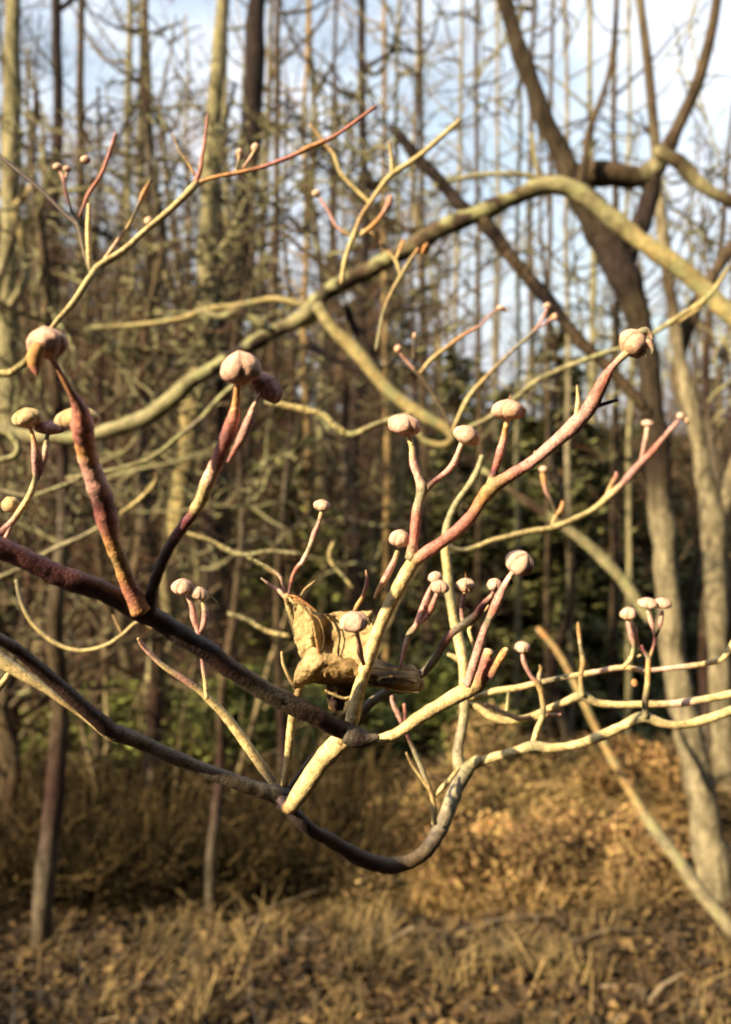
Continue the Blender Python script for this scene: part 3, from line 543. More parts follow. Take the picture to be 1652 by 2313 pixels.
midb('bare_branch', 'pale looping branch entering at the left edge beside the uppermost left bud', 'branch', .6,
    [(-40,842,14,'dy'),(0,845,16,'dy'),(30,840,16,'dy'),(55,820,14,'dy'),(80,795,12,'dy'),(110,790,9,'ol')], part='stem',
    subs=[(.7, [(-30,985,16,'ol'),(10,975,16,'ol'),(40,1000,16,'ol'),(35,1030,16,'ol'),(-20,1045,16,'ol')])])
midb('bare_branch', 'thin branch with a hooked end left of the brown leaf', 'branch', .8,
    [(425,1205,9,'dy'),(470,1220,10,'dy'),(510,1240,11,'dy'),(550,1253,10,'ol'),(610,1245,9,'ol'),(675,1252,8,'ol')], part='stem',
    subs=[(.8, [(560,1258,8,'ol'),(600,1280,8,'tn'),(632,1300,7,'tn')]), (.8, [(515,1385,8,'ol'),(560,1400,9,'ol'),(600,1425,10,'dy'),(655,1438,9,'dy')]),
          (.85, [(755,1225,8,'dy'),(745,1250,9,'dy'),(752,1275,9,'dy'),(775,1300,8,'tn'),(798,1328,8,'dy')])])
midb('slanting_sapling', 'thin leaning sapling crossing low behind the level pale branches at right', 'sapling', (3.2, 3.0),
    [(1215,1420,12,'og'),(1255,1465,13,'tn'),(1300,1545,16,'tn'),(1345,1640,16,'tn'),(1385,1720,18,'tn'),(1430,1800,22,'tn'),(1470,1860,26,'tt'),(1530,1940,29,'tt'),(1580,2010,31,'tt'),(1660,2110,33,'tt')], part='trunk', base=P(1660,2110,3.0))

# big trunks on the right, the pale trunk left, ...: real trees standing on the ground
def to_ground(px, py, d):
    """extend a trunk straight down from its last point to the forest floor; returns the photo y there"""
    x = (px-826)/F*d; z = ground_z(x, d)-.15
    return 1156.5+(CAMZ-z)*F/d

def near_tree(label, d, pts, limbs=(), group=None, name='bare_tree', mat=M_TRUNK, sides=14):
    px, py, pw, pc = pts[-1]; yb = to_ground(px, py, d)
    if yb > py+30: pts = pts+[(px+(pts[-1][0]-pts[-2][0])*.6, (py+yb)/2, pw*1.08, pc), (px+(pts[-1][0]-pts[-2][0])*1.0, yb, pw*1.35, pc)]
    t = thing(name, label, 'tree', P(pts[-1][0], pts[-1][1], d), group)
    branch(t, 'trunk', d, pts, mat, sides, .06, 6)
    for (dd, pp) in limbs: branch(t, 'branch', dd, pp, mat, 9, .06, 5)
    return t
near_tree('big dark twisting tree on the right, lit along its left side', 3.6,
    [(820,-900,18,'bt'),(960,-480,26,'bt'),(1110,-90,34,'bt'),(1190,160,40,'bt'),(1258,330,46,'bt'),(1300,420,60,'bt'),(1350,500,74,'bt'),(1396,590,72,'bk'),(1432,690,60,'bt'),(1455,780,52,'bt'),(1468,850,50,'bt'),(1478,960,52,'bt'),(1488,1080,54,'bt'),(1496,1182,54,'tt'),(1504,1300,50,'tt'),(1516,1430,56,'tt'),(1530,1530,58,'gy'),(1552,1650,58,'gy'),(1578,1750,60,'gy'),(1600,1880,70,'gy'),(1614,1970,76,'gy')],
    limbs=[(3.6, [(1290,400,50,'br'),(1350,395,56,'br'),(1420,398,54,'br'),(1470,390,46,'ol'),(1500,345,40,'br'),(1540,270,30,'br'),(1600,100,26,'br'),(1640,-200,20,'br'),(1620,-600,12,'br')]),
           (3.6, [(1462,395,46,'br'),(1470,440,46,'bk'),(1450,500,44,'bk'),(1420,570,44,'bk'),(1410,640,40,'bk')]),
           (3.5, [(1480,340,24,'ol'),(1530,365,34,'br'),(1580,415,30,'ol'),(1652,455,30,'br'),(1750,500,26,'br')]),
           (3.5, [(1310,420,20,'br'),(1322,360,18,'br'),(1330,300,16,'br'),(1380,150,12,'br'),(1400,-60,10,'br'),(1450,-300,7,'br')])])
near_tree('tall pale brown tree forking at the right edge', 5.2,
    [(1380,-1000,8,'tt'),(1400,-500,14,'tt'),(1430,-150,18,'tt'),(1470,200,22,'br'),(1495,500,26,'tt'),(1516,660,26,'br'),(1535,800,28,'tt'),(1565,930,34,'tt'),(1590,1070,40,'tt'),(1612,1180,56,'tt'),(1618,1330,50,'tt'),(1626,1490,46,'tt'),(1636,1700,50,'tt')],
    limbs=[(5.2, [(1618,1190,36,'tt'),(1650,1100,38,'tt'),(1700,950,34,'tt'),(1760,700,36,'tt')]),
           (5.3, [(1560,950,26,'tt'),(1530,850,30,'br'),(1560,720,34,'br'),(1600,640,30,'br'),(1652,560,28,'br'),(1740,430,20,'br')])])
near_tree('pale smooth leaning trunk left of the round bud', 5.5,
    [(560,-900,8,'ol'),(540,-500,16,'ol'),(510,-60,26,'ol'),(480,330,38,'ol'),(470,480,42,'ol'),(468,620,46,'ol'),(458,760,48,'ol'),(440,880,48,'dy'),(425,1000,52,'dy'),(408,1120,52,'dy'),(392,1240,52,'dy'),(372,1400,54,'ol'),(352,1540,58,'ol'),(340,1650,60,'ol')],
    limbs=[(5.4, [(470,610,18,'ol'),(500,560,16,'ol'),(520,530,12,'ol'),(560,440,9,'ol')]), (5.5, [(455,780,20,'ol'),(410,700,18,'ol'),(372,600,18,'ol'),(372,520,14,'ol'),(350,400,10,'ol')])])
near_tree('dark straight trunk with near-black bark behind the pale trunk', 6.5,
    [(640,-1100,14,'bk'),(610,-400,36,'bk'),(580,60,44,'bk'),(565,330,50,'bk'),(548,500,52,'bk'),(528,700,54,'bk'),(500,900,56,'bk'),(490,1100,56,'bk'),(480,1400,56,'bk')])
near_tree('greenish lichened trunk at the far left edge', 4.5,
    [(60,-900,8,'ol'),(40,-400,22,'ol'),(30,100,34,'ol'),(28,330,38,'ol'),(22,500,40,'ol'),(18,700,42,'ol'),(20,900,42,'ol'),(30,1150,42,'ol'),(24,1400,44,'br'),(20,1600,46,'br')],
    limbs=[(4.4, [(20,700,20,'ol'),(60,620,18,'ol'),(45,520,16,'dy'),(30,470,14,'dy'),(60,440,12,'dy'),(75,400,9,'dy')])])

for k, (x0, xt, d, w_, c, lab) in enumerate((
    (118, 135, 7.0, 34, 'bk', 'dark trunk between the far left edge and the straw-yellow branch'),
    (205, 175, 8.0, 26, 'br', 'brown trunk rising behind the leftmost pair of flower buds'),
    (268, 300, 9.0, 22, 'ol', 'greenish thin trunk behind the thick red shoot'),
    (345, 330, 7.5, 20, 'br', 'thin brown trunk just left of the pale leaning trunk'),
    (600, 640, 8.5, 22, 'br', 'thin brown trunk just right of the dark straight trunk'),
    (690, 700, 11, 18, 'tn', 'slim tan trunk standing left of the small upright bud'),
    (800, 830, 10, 30, 'bk', 'dark trunk standing behind the hanging end of the wavy branch'),
    (872, 868, 13, 16, 'tn', 'slim tan trunk above the bud beside the cream shoot'),
    (962, 940, 12, 18, 'br', 'brown trunk behind the two cap-shaped buds in the middle'),
    (1012, 1050, 16, 14, 'gy', 'slim grey trunk behind the arching limb right of centre'),
    (1120, 1128, 17, 13, 'gy', 'slim grey trunk against the bright sky left of the slanting dark branch'),
    (1205, 1200, 14, 16, 'br', 'thin brown trunk behind the red and pink shoot'),
    (1345, 1330, 15, 18, 'ol', 'olive trunk left of the big dark twisting tree'),
    (1385, 1400, 11, 20, 'br', 'brown trunk close beside the big dark twisting tree'),
    (510, 520, 7.0, 20, 'ol', 'olive trunk below the hooked thin branch left of the leaf'),
    (1085, 1075, 9, 15, 'br', 'slender brown trunk behind the capped bud above the cream shoot'),
    (1165, 1180, 10, 13, 'ol', 'slender olive trunk behind the largest cream bud'),
    (1235, 1250, 9.5, 14, 'br', 'slender dark trunk crossing the deep green evergreen'),
    (1290, 1275, 11, 14, 'gy', 'slender grey trunk crossing the deep green evergreen'),
    (1420, 1425, 10, 13, 'ol', 'slender olive trunk just left of the big dark trunk foot'),
    (905, 900, 9, 14, 'ol', 'slender olive trunk behind the bud beside the cream shoot'),
    (560, 580, 9, 15, 'br', 'slender brown trunk below the round bud'),
    (745, 750, 9.5, 13, 'br', 'slender brown trunk rising above the brown leaf'))):
    r3 = random.Random(k); n_ = 9; pts = []
    for i in range(n_):
        f = i/(n_-1); pts.append((xt+(x0-xt)*f+r3.gauss(0, w_*.22), -500+2050*f, w_*(.45+.6*f), c))
    lim = []
    for j in range(5):
        f = r3.uniform(.25, .62); xx = xt+(x0-xt)*f; yy = -500+2050*f; sg = r3.choice((-1, 1)); L = r3.uniform(90, 230)
        lim.append((d, [(xx, yy, w_*.4, c), (xx+sg*L*.4, yy-L*r3.uniform(0, .4), w_*.3, c), (xx+sg*L*.8, yy-L*r3.uniform(.2, 1), w_*.22, c), (xx+sg*L, yy-L*r3.uniform(.5, 1.7), w_*.12, c)]))
    near_tree(lab, d, pts, lim, sides=10)

def curly_tree(label, xp, d, seed, n, w0, lean=0, ytop=150):
    """an old crab-apple like tree: crooked stem with many wandering lichened branches"""
    r3 = random.Random(seed); s = d/F
    x = (xp-826)*s; g = ground_z(x, d)
    t = thing('crooked_tree', label, 'tree', (x, d, g))
    top = CAMZ-(ytop-1156.5)*s; H = top-g; m = 11; A = []; a = x
    for i in range(m):
        f = i/(m-1); A.append([a, d+r3.gauss(0, .04), g-.1+H*f, w0*.5*s*(1.25-.95*f), *COL[('br', 'gr', 'dk', 'br')[i % 4]]]); a += r3.gauss(lean*s, 16*s)
    A = np.array(A); S = catmull(A, 6); mb = MB(); tube(mb, S[:, :3], S[:, 3], S[:, 4:], 12, .07); mb.build('trunk', M_TRUNK, t)
    for k in range(n):
        i = r3.randrange(int(len(S)*.45), len(S)-2); p = Vector(S[i, :3]); r0 = S[i, 3]*r3.uniform(.22, .5)
        az = r3.uniform(0, 6.28); v = Vector((math.cos(az), math.sin(az)*.6, r3.uniform(-.3, .8))).normalized(); L = r3.uniform(150, 480)*s; st = 9
        c = np.array(COL[r3.choice(('ol', 'br', 'bk', 'gr', 'bk'))])*r3.uniform(.6, 1.05); q = [tuple(p)]; curl = Vector((r3.gauss(0, .3), r3.gauss(0, .2), r3.gauss(0, .3)))
        for _ in range(st):
            v = (v+curl*.5+Vector((r3.gauss(0, .22), r3.gauss(0, .15), r3.gauss(.03, .22)))).normalized(); p = p+v*L/st; q.append(tuple(p))
            if r3.random() < .25: curl = -curl
        Q = catmull(q, 4); rad = np.linspace(r0, max(r0*.25, 2.2*s), len(Q)); mb = MB(); tube(mb, Q, rad, c, 8, .08); b = mb.build('branch', M_MID, t)
        mb = MB()
        for _ in range(5):
            j = r3.randrange(8, len(Q)); p2 = Vector(Q[j]); v2 = Vector((r3.gauss(0, 1), r3.gauss(0, .6), r3.gauss(.3, .8))).normalized(); l2_ = r3.uniform(40, 150)*s; q2 = [tuple(p2)]
            for _ in range(4): v2 = (v2+Vector((r3.gauss(0, .35), r3.gauss(0, .2), r3.gauss(0, .35)))).normalized(); p2 = p2+v2*l2_/4; q2.append(tuple(p2))
            tube(mb, catmull(q2, 2), np.linspace(3.2*s, 1.4*s, 9), c, 5, 0, cap=False)
        o = mb.build('twigs', M_MID, b); o['kind'] = 'stuff'
curly_tree('crooked lichened tree whose tangled branches fill the upper left corner', 90, 3.4, 3, 26, 40)
curly_tree('crooked olive-barked tree tangled behind the straw-yellow branch', 330, 4.6, 4, 28, 34)
curly_tree('crooked tree with looping twigs behind the round bud', 600, 5.6, 5, 22, 26)
curly_tree('slight crooked tree behind the middle of the arching limb', 760, 6.5, 9, 18, 20)
curly_tree('crooked thin tree with tangled twigs in the upper right corner', 1600, 6.6, 12, 16, 24)
curly_tree('crooked tree with fine wandering twigs left of the pale leaning trunk', 210, 5.2, 21, 30, 22)
curly_tree('slim crooked tree between the dark straight trunk and the arching limb', 660, 4.4, 23, 20, 18)
curly_tree('crooked tree whose branches cross over the straw-yellow branch', 480, 3.6, 31, 24, 20)
curly_tree('crooked slender tree behind the pair of capped buds', 1010, 7.0, 33, 20, 16)
curly_tree('crooked slender tree in the gap left of the big dark tree', 1290, 8.0, 35, 20, 15)
curly_tree('crooked low tree behind the dark limb at the lower left', 40, 4.2, 14, 20, 26, ytop=900)

# ============================================================ THE WOOD
def grow(seed, H, r0, nl, kind):
    """a bare tree: (trunk MB, limbs MB, twigs MB) around the origin"""
    r = np.random.default_rng(seed); tr, lb, tw = MB(), MB(), MB()
    n = 12; zs = np.linspace(0, H, n); wob = np.cumsum(r.normal(0, H*.006 if kind == 'straight' else H*.014, (n, 2)), 0); wob -= wob[0]
    pts = np.column_stack([wob, zs]); rad = r0*(1-.85*(zs/H))**1.0; rad[0] *= 1.3
    base = np.array(((.13,.10,.065),(.20,.17,.10),(.06,.045,.03),(.25,.20,.12))[seed % 4])
    tube(tr, pts, rad, base, 9, .05, rr=r)
    def pt(z): return np.array([np.interp(z, zs, pts[:, k]) for k in range(3)]), np.interp(z, zs, rad)
    for i in range(nl):
        z = H*(r.uniform(.22, .97) if kind == 'straight' else r.uniform(.12, .95))
        p, rr_ = pt(z); az = r.uniform(0, 6.28)
        L = (H*.20*(1.1-z/H)+.4)*r.uniform(.6, 1.3)*(1 if kind == 'straight' else 1.5)
        up = r.uniform(.2, 1.0) if kind == 'straight' else r.uniform(-.2, .8)
        dr = np.array((math.cos(az), math.sin(az), up)); dr /= np.linalg.norm(dr)
        m = 7; q = [p]; v = dr.copy()
        for _ in range(m-1):
            v = v+r.normal(0, .14 if kind == 'straight' else .24, 3); v[2] += .05; v /= np.linalg.norm(v); q.append(q[-1]+v*L/(m-1))
        q = np.array(q); rl = min(rr_*.5, .006+.011*L)*np.linspace(1, .2, m)+.0015
        tube(lb, q, rl, base*r.uniform(.8, 1.25), 5, .06, rr=r)
        nt_ = int(7+L*7)
        for _ in range(nt_):
            k = r.uniform(.2, 1)*(m-1); a = q[int(k)]; b = q[min(int(k)+1, m-1)]; s0 = a+(b-a)*(k-int(k))
            l = L*r.uniform(.12, .42); v = dr*.5+r.normal(0, .75, 3); v[2] += .25; v /= np.linalg.norm(v)
            q2 = [s0]
            for _ in range(3): v = v+r.normal(0, .28, 3); v /= np.linalg.norm(v); q2.append(q2[-1]+v*l/3)
            tc = np.array((.11,.08,.05))*r.uniform(.6, 1.6) if r.random() < .6 else np.array((.20,.10,.07))*r.uniform(.6, 1.4)
            tube(tw, q2, np.array((.0045,.0035,.0027,.0018))*r.uniform(.7, 1.4), tc, 3, 0, cap=False, rr=r)
            for _ in range(2):
                v3 = v+r.normal(0, .6, 3); v3 /= np.linalg.norm(v3); s1 = q2[r.integers(1, 4)]
                tube(tw, [s1, s1+v3*l*.3, s1+(v3+r.normal(0, .2, 3))*l*.55], (.0026,.002,.0013), tc, 3, 0, cap=False, rr=r)
    return tr, lb, tw

variants = []
for s in range(10):
    kind = 'straight' if s < 7 else 'curly'
    H = (13, 15, 11, 16, 12, 14, 9, 8, 7, 9)[s]; r0 = (.10, .13, .06, .15, .08, .11, .04, .09, .07, .10)[s]
    tr, lb, tw = grow(100+s, H, r0, (26, 30, 24, 34, 26, 30, 22, 34, 30, 34)[s], kind)
    ms = []
    for mb, nm in ((tr, 'trunk'), (lb, 'limbs'), (tw, 'twigs')):
        me = mb.mesh(nm); me.materials.append(M_FAR); ms.append(me)
    variants.append(ms)

def place_tree(v, x, y, sc_, rz, label, group, tilt=(0, 0)):
    t = thing('bare_tree', label, 'tree', (x, y, ground_z(x, y)-.1), group)
    t.rotation_euler = (tilt[0], tilt[1], rz); t.scale = (sc_, sc_, sc_)
    for me, nm in zip(variants[v], ('trunk', 'branches', 'crown')):
        o = link(bpy.data.objects.new(nm, me)); o.parent = t
        if nm != 'trunk': o['kind'] = 'stuff'
    return t
LBL = 'thin bare TONE tree in the wood, ZONE'
LBLS = 'far slender bare TONE tree, ZONE'
r2 = random.Random(11)
pos = []
def free(x, y, gap):
    return all((x-a)**2+(y-b)**2 > gap*gap for a, b in pos)
def scatter(n, ylo, yhi, xf, gap, vs, sclo, schi, label, group):
    k = 0; tries = 0; LM = ((130, 'at the far left edge'), (430, 'left of the pale leaning trunk'), (620, 'just right of the pale trunk'), (820, 'over the brown leaf'), (1000, 'behind the cream shoot'), (1200, 'by the pointed evergreen'), (1420, 'left of the big twisting tree'), (9999, 'right of the big twisting tree'))
    while k < n and tries < n*60:
        tries += 1
        y = r2.uniform(ylo, yhi); x = xf(y)
        xq = x/y*F+826
        if (470 < xq < 840 and y < 10.6) or (880 < xq < 1500 and y < 14.5) or (200 < xq < 1100 and y < 6.8): continue
        if not free(x, y, gap): continue
        pos.append((x, y)); k += 1
        vv = r2.choice(vs); xp = x/y*F+826; zone = next(z for l, z in LM if xp < l)
        place_tree(vv, x, y, r2.uniform(sclo, schi), r2.uniform(0, 6.28), label.replace('ZONE', zone).replace('TONE', ('brown', 'olive', 'dark', 'tan')[vv % 4]), group, (r2.gauss(0, .035), r2.gauss(0, .035)))
# left half is thick with crooked trees and saplings, the right half more open
scatter(16, 4.5, 10, lambda y: r2.uniform(-.45*y, .02*y), .5, (6, 7, 8, 9), .45, .8, 'crooked TONE sapling tangled ZONE', 'crooked saplings on the left')
scatter(38, 9, 20, lambda y: r2.uniform(-.47*y, .06*y), .7, (0, 1, 2, 4, 5, 6, 7, 9), .7, 1.1, LBL, 'bare trees in the wood behind')
scatter(16, 10, 22, lambda y: r2.uniform(.06*y, .47*y), .9, (0, 2, 4, 5, 6), .6, 1.0, LBL, 'bare trees in the wood behind')
scatter(60, 20, 42, lambda y: r2.uniform(-.47*y, .1*y), .8, (0, 1, 2, 3, 4, 5), .8, 1.15, LBLS, 'far slender trees')
scatter(34, 20, 42, lambda y: r2.uniform(.1*y, .48*y), 1.0, (0, 2, 4, 5), .7, 1.0, LBLS, 'far slender trees')
scatter(40, 4, 45, lambda y: -.55*y-r2.uniform(4, 26), 2.0, (0, 1, 3, 5), .9, 1.2, 'unseen bare tree added beyond the left edge to shade the hill', 'unseen shade trees added beyond the left edge')  # out of view, added so their shadows darken the hill

# ---- evergreens
def conifer_mesh(seed, H, Rr, dens, base, z0=.1, droop=.25, spray=.12):
    r = np.random.default_rng(seed); tr, fo = MB(), MB()
    tube(tr, [(0,0,0),(.02*H*r.normal()*.3,0,H*.5),(0,0,H)], [H*.012+.01, H*.008, .006], (.12,.085,.055), 8, .05, rr=r)
    nb = int(dens*H*6); V = []; T = []; C = []
    for i in range(nb):
        z = H*(z0+(1-z0)*r.uniform(0, 1)**1.1); L = Rr*(1-z/H)**.75*r.uniform(.6, 1.15)+.08
        az = r.uniform(0, 6.28); dx = np.array((math.cos(az), math.sin(az), r.normal(0, .22))); q = []
        for f in np.linspace(0, 1, 6): q.append(np.array((0,0,z))+dx*L*f+np.array((0,0,1))*(.15*L*f-droop*L*f*f))
        tube(tr, q, np.linspace(.006+.004*L, .002, 6), (.10,.07,.045), 4, 0, cap=False, rr=r)
        side = np.array((-dx[1], dx[0], 0)); tone = r.uniform(.6, 1.5)
        m = int(10+L*60)
        for _ in range(m):
            f = r.uniform(.12, 1); p = np.array([np.interp(f, np.linspace(0, 1, 6), [a[k] for a in q]) for k in range(3)])
            s = r.choice((-1, 1)); ln = spray*r.uniform(.5, 1.4)*(1.2-.5*f)
            v = dx*.6+side*s*r.uniform(.4, 1.2)+np.array((0,0,r.normal(-.1, .25))); v /= np.linalg.norm(v)
            wv = np.cross(v, (r.normal(0,.5), r.normal(0,.5), 1)); wv /= np.linalg.norm(wv); wv *= ln*.16
            p = p+r.normal(0, .03, 3); k = len(V)
            V += [p-wv*.6, p+wv*.6, p+v*ln*.6+wv, p+v*ln, p+v*ln*.6-wv]
            T += [(k, k+1, k+2), (k, k+2, k+4), (k+4, k+2, k+3)]
            c = np.array(base)*tone*r.uniform(.7, 1.3); C += [c]*5
    fo.add(V, t=T, c=C)
    return tr, fo

def conifer(label, x, y, seed, H, Rr, dens, base, group=None, name='evergreen_tree', zoff=-.1, **kw):
    tr, fo = conifer_mesh(seed, H, Rr, dens, base, **kw)
    t = thing(name, label, 'shrub' if 'shrub' in name else 'tree', (x, y, ground_z(x, y)+zoff), group)
    a = tr.mesh('trunk'); a.materials.append(M_FAR); b = fo.mesh('foliage', smooth=False); b.materials.append(M_NEEDLE)
    o = link(bpy.data.objects.new('trunk', a)); o.parent = t; o = link(bpy.data.objects.new('crown', b)); o.parent = t
    pos.append((x, y)); return t, a, b
def px(xp, d): return (xp-826)/F*d
DG = (.13, .13, .05); OG = (.20, .20, .05)
conifer('dark pointed evergreen tree rising into the sky right of centre', px(1035, 12.5), 12.5, 1, 5.9, 1.25, 4.2, DG, spray=.17)
conifer('olive-green evergreen tree in the middle of the wood behind the small upright bud', px(650, 9.0), 8.6, 2, 4.2, 1.25, 5.0, OG, spray=.14)
c3 = conifer('deep green evergreen tree in shade behind the right-hand pink shoot', px(1260, 12), 12, 3, 6.0, 1.5, 4.5, DG, spray=.22)
def conifer_copy(src, label, x, y, s, rz, group=None):
    t = thing('evergreen_tree', label, 'tree', (x, y, ground_z(x, y)-.1), group); t.scale = (s, s, s); t.rotation_euler = (0, 0, rz)
    for nm, me in (('trunk', src[1]), ('crown', src[2])):
        o = link(bpy.data.objects.new(nm, me)); o.parent = t
    pos.append((x, y))
G_ = 'one of the dark evergreens filling the back of the wood'
for k, (xp, d, s) in enumerate(((30,12.5,.6),(150,14,.75),(270,13,.6),(400,14.5,.8),(520,13,.62),(640,15,.7),(740,13.5,.55),(880,13.8,.6),(1400,13.5,.85),(1150,13.5,.95),(1340,12.6,.8),(1480,14,.9),(930,14.5,.8),(800,15,.75),(90,22,1.9),(180,26,1.0),(300,20,1.5),(420,27,1.05),(600,24,1.7),(700,22,.9),(840,27,2.3),(930,22,.75),(1130,26,1.0),(1180,21,.95),(1340,19,.95),(1420,25,1.05),(1540,22,.9),(1640,27,1.0),(20,32,1.2),(360,34,1.3),(620,35,1.2),(880,34,1.2),(1090,36,1.3),(1290,33,1.3),(1480,35,1.2),(1600,36,1.3),(240,17,.6),(480,16,.55),(760,18,.6),(1480,16,.5),(1580,18,.6))):
    conifer_copy(c3, G_, px(xp, d), d, s, k*1.3, 'dark evergreens at the back')
for k in range(14):  # tall unseen row put in to throw shade on the far wood
    y = 13+k*1.9+r2.uniform(-.6, .6); conifer_copy(c3, 'unseen evergreen added beyond the left edge to shade the back wood', -.5*y-r2.uniform(2, 9), y, r2.uniform(1.7, 2.5), k, 'unseen shading evergreens added beyond the left edge')
for k in range(34):          # unseen evergreens added behind and right of the camera to cut sky fill
    a_ = R(248+k*3.3+r2.uniform(-2, 2)); dd = (5.5, 8, 11)[k % 3]+r2.uniform(-.6, .6)
    conifer_copy(c3, 'unseen evergreen added behind the camera to block sky light', dd*math.cos(a_), dd*math.sin(a_), r2.uniform(1.3, 2.2), k*2.1, 'unseen evergreens added to block sky light')
for k in range(24):          # outer ring of added, unseen sky-light blockers, left open towards the low sun
    a_ = R(-70+k*11.5) if k < 13 else R(-64+(k-13)*13); dd = 9+3*(k % 3) if k < 13 else 15+2*(k % 4)
    x_, y_ = dd*math.cos(a_), dd*math.sin(a_)
    if y_ > .3*abs(x_) or (x_ < 0 and y_ > -.75*abs(x_)): continue
    conifer_copy(c3, 'unseen evergreen added behind the camera to block sky light', x_, y_, r2.uniform(1.7, 2.4), k*2.1, 'unseen evergreens added to block sky light')

# low green evergreen shrubs
for k, (xp, d, h, rr_, lab) in enumerate(((300, 5.6, .75, .75, 'low spreading green evergreen shrub under the dark bough on the left'),
        (560, 5.4, .85, .75, 'low bright green evergreen shrub below the brown leaf'),
        (800, 5.8, .85, .7, 'low green evergreen shrub behind the fork of the main branch'),
        (1020, 6.0, 1.0, .65, 'low green evergreen shrub behind the red cut stub'),
        (120, 5.6, .6, .6, 'small dark green evergreen shrub near the lower left edge'))):
    conifer(lab, px(xp, d), d, 20+k, h, rr_, 52, (.17, .19, .05), name='evergreen_shrub', z0=.45, droop=.05, spray=.075, zoff=.22)

# ---- dry brown shrubs bottom right
def dry_shrub(label, x, y, seed, h, w_, n, base, blades=2600, nst=14, lab_name='dry_shrub', lf_=.034):
    r = np.random.default_rng(seed); st, lv = MB(), MB(); V = []; T = []; C = []
    lobes = [(r.normal(0, w_*.42), r.normal(0, w_*.3), h*r.uniform(.45, .95), w_*r.uniform(.22, .4)) for _ in range(9)]
    for i in range(nst):
        a = lobes[i % 9]; q = [np.array((r.normal(0, .05), r.normal(0, .05), 0))]
        for f in (.35, .7, 1): q.append(np.array((a[0]*f+r.normal(0, .03), a[1]*f+r.normal(0, .03), a[2]*f**.8)))
        tube(st, q, (.007, .005, .004, .002), np.array((.30,.19,.10))*r.uniform(.6, 1.3), 4, 0, rr=r)
    for i in range(n):
        a = lobes[r.integers(0, 9)]; u = r.normal(0, 1, 3); u /= np.linalg.norm(u); u *= r.uniform(.35, 1.05)**.6
        p = np.array((a[0], a[1], a[2]))+u*np.array((a[3], a[3], a[3]*.8)); p[2] = abs(p[2])
        v = r.normal(0, 1, 3); v /= np.linalg.norm(v); wv = np.cross(v, r.normal(0, 1, 3)); wv /= np.linalg.norm(wv)
        ln = lf_*r.uniform(.5, 1.3); up = np.cross(v, wv)*ln*.25; wv *= ln*.3; k = len(V)
        V += [p, p+v*ln*.5+wv+up, p+v*ln, p+v*ln*.5-wv+up]; T += [(k, k+1, k+2), (k, k+2, k+3)]
        tn_ = (.35,.6,1.0,1.3,.8,1.5,.5,1.1,.9)[(lobes.index(a)+seed) % 9]; base = tuple(base); c = np.array(base)*tn_*r.uniform(.5, 1.4)*np.array((1, r.uniform(.85, 1.1), 1)); C += [c]*4
    for i in range(blades):
        a = lobes[r.integers(0, 9)]; p = np.array((a[0]+r.normal(0, a[3]*.5), a[1]+r.normal(0, a[3]*.5), 0)); v = np.array((r.normal(0, .45), r.normal(0, .45), 1)); v /= np.linalg.norm(v)
        L = h*r.uniform(.5, 1.25); dr = np.array((r.normal(0, .3), r.normal(0, .3), -.25))*L; wv = np.array((r.normal(), r.normal(), 0)); wv *= .004/np.linalg.norm(wv); k = len(V)
        V += [p-wv, p+wv, p+v*L*.5-wv, p+v*L*.5+wv, p+v*L*.8+dr*.5-wv*.6, p+v*L*.8+dr*.5+wv*.6, p+v*L*.9+dr]; T += [(k, k+1, k+3), (k, k+3, k+2), (k+2, k+3, k+5), (k+2, k+5, k+4), (k+4, k+5, k+6)]
        C += [np.array(base)*r.uniform(.5, 1.6)]*7
    lv.add(V, t=T, c=C)
    t = thing(lab_name, label, 'shrub', (x, y, ground_z(x, y)-.02))
    for nm, mb, mt in (('stem', st, M_FAR), ('dry_leaves', lv, M_DRY)):
        me = mb.mesh(nm, smooth=False); me.materials.append(mt); o = link(bpy.data.objects.new(nm, me)); o.parent = t
        o['kind'] = 'stuff'
for k, (xp, d, h, w_, lab) in enumerate(((1240, 4.7, .62, .60, 'golden-brown dry leafy shrub at the bottom, tallest of the dry shrubs'),
        (1040, 4.3, .44, .5, 'tawny dry shrub under the rising end of the curved limb'),
        (1430, 4.9, .52, .5, 'rust-brown dry shrub at the foot of the leaning sapling'),
        (870, 4.1, .26, .42, 'low straw-brown tuft under the lowest point of the curved limb'),
        (1150, 3.9, .3, .5, 'low orange-brown tuft at the bottom between the larger dry shrubs'),
        (1560, 5.4, .5, .45, 'dull brown dry shrub beside the base of the big pale trunk'),
        (1330, 3.9, .34, .42, 'brown dry tuft in front of the leaning sapling'))):
    dry_shrub(lab, px(xp, d), d, 60+k, h, w_, 5200, ((.37,.26,.11),(.34,.235,.10),(.30,.185,.075),(.33,.24,.11),(.33,.215,.09),(.24,.17,.08),(.29,.19,.085))[k])

for k, (xp, d, h, w_, lab) in enumerate(((60, 4.9, .5, .5, 'dark brown leafless brush at the lower left corner'), (300, 4.7, .45, .5, 'brown brush under the dark grey limb'), (560, 4.8, .5, .5, 'brown brush left of the pointed lower end of the cream stem'), (730, 4.5, .35, .4, 'low brown brush under the dark dipping limb'))):
    dry_shrub(lab, px(xp, d), d, 80+k, h, w_, 2600, (.07,.05,.024), blades=1500)
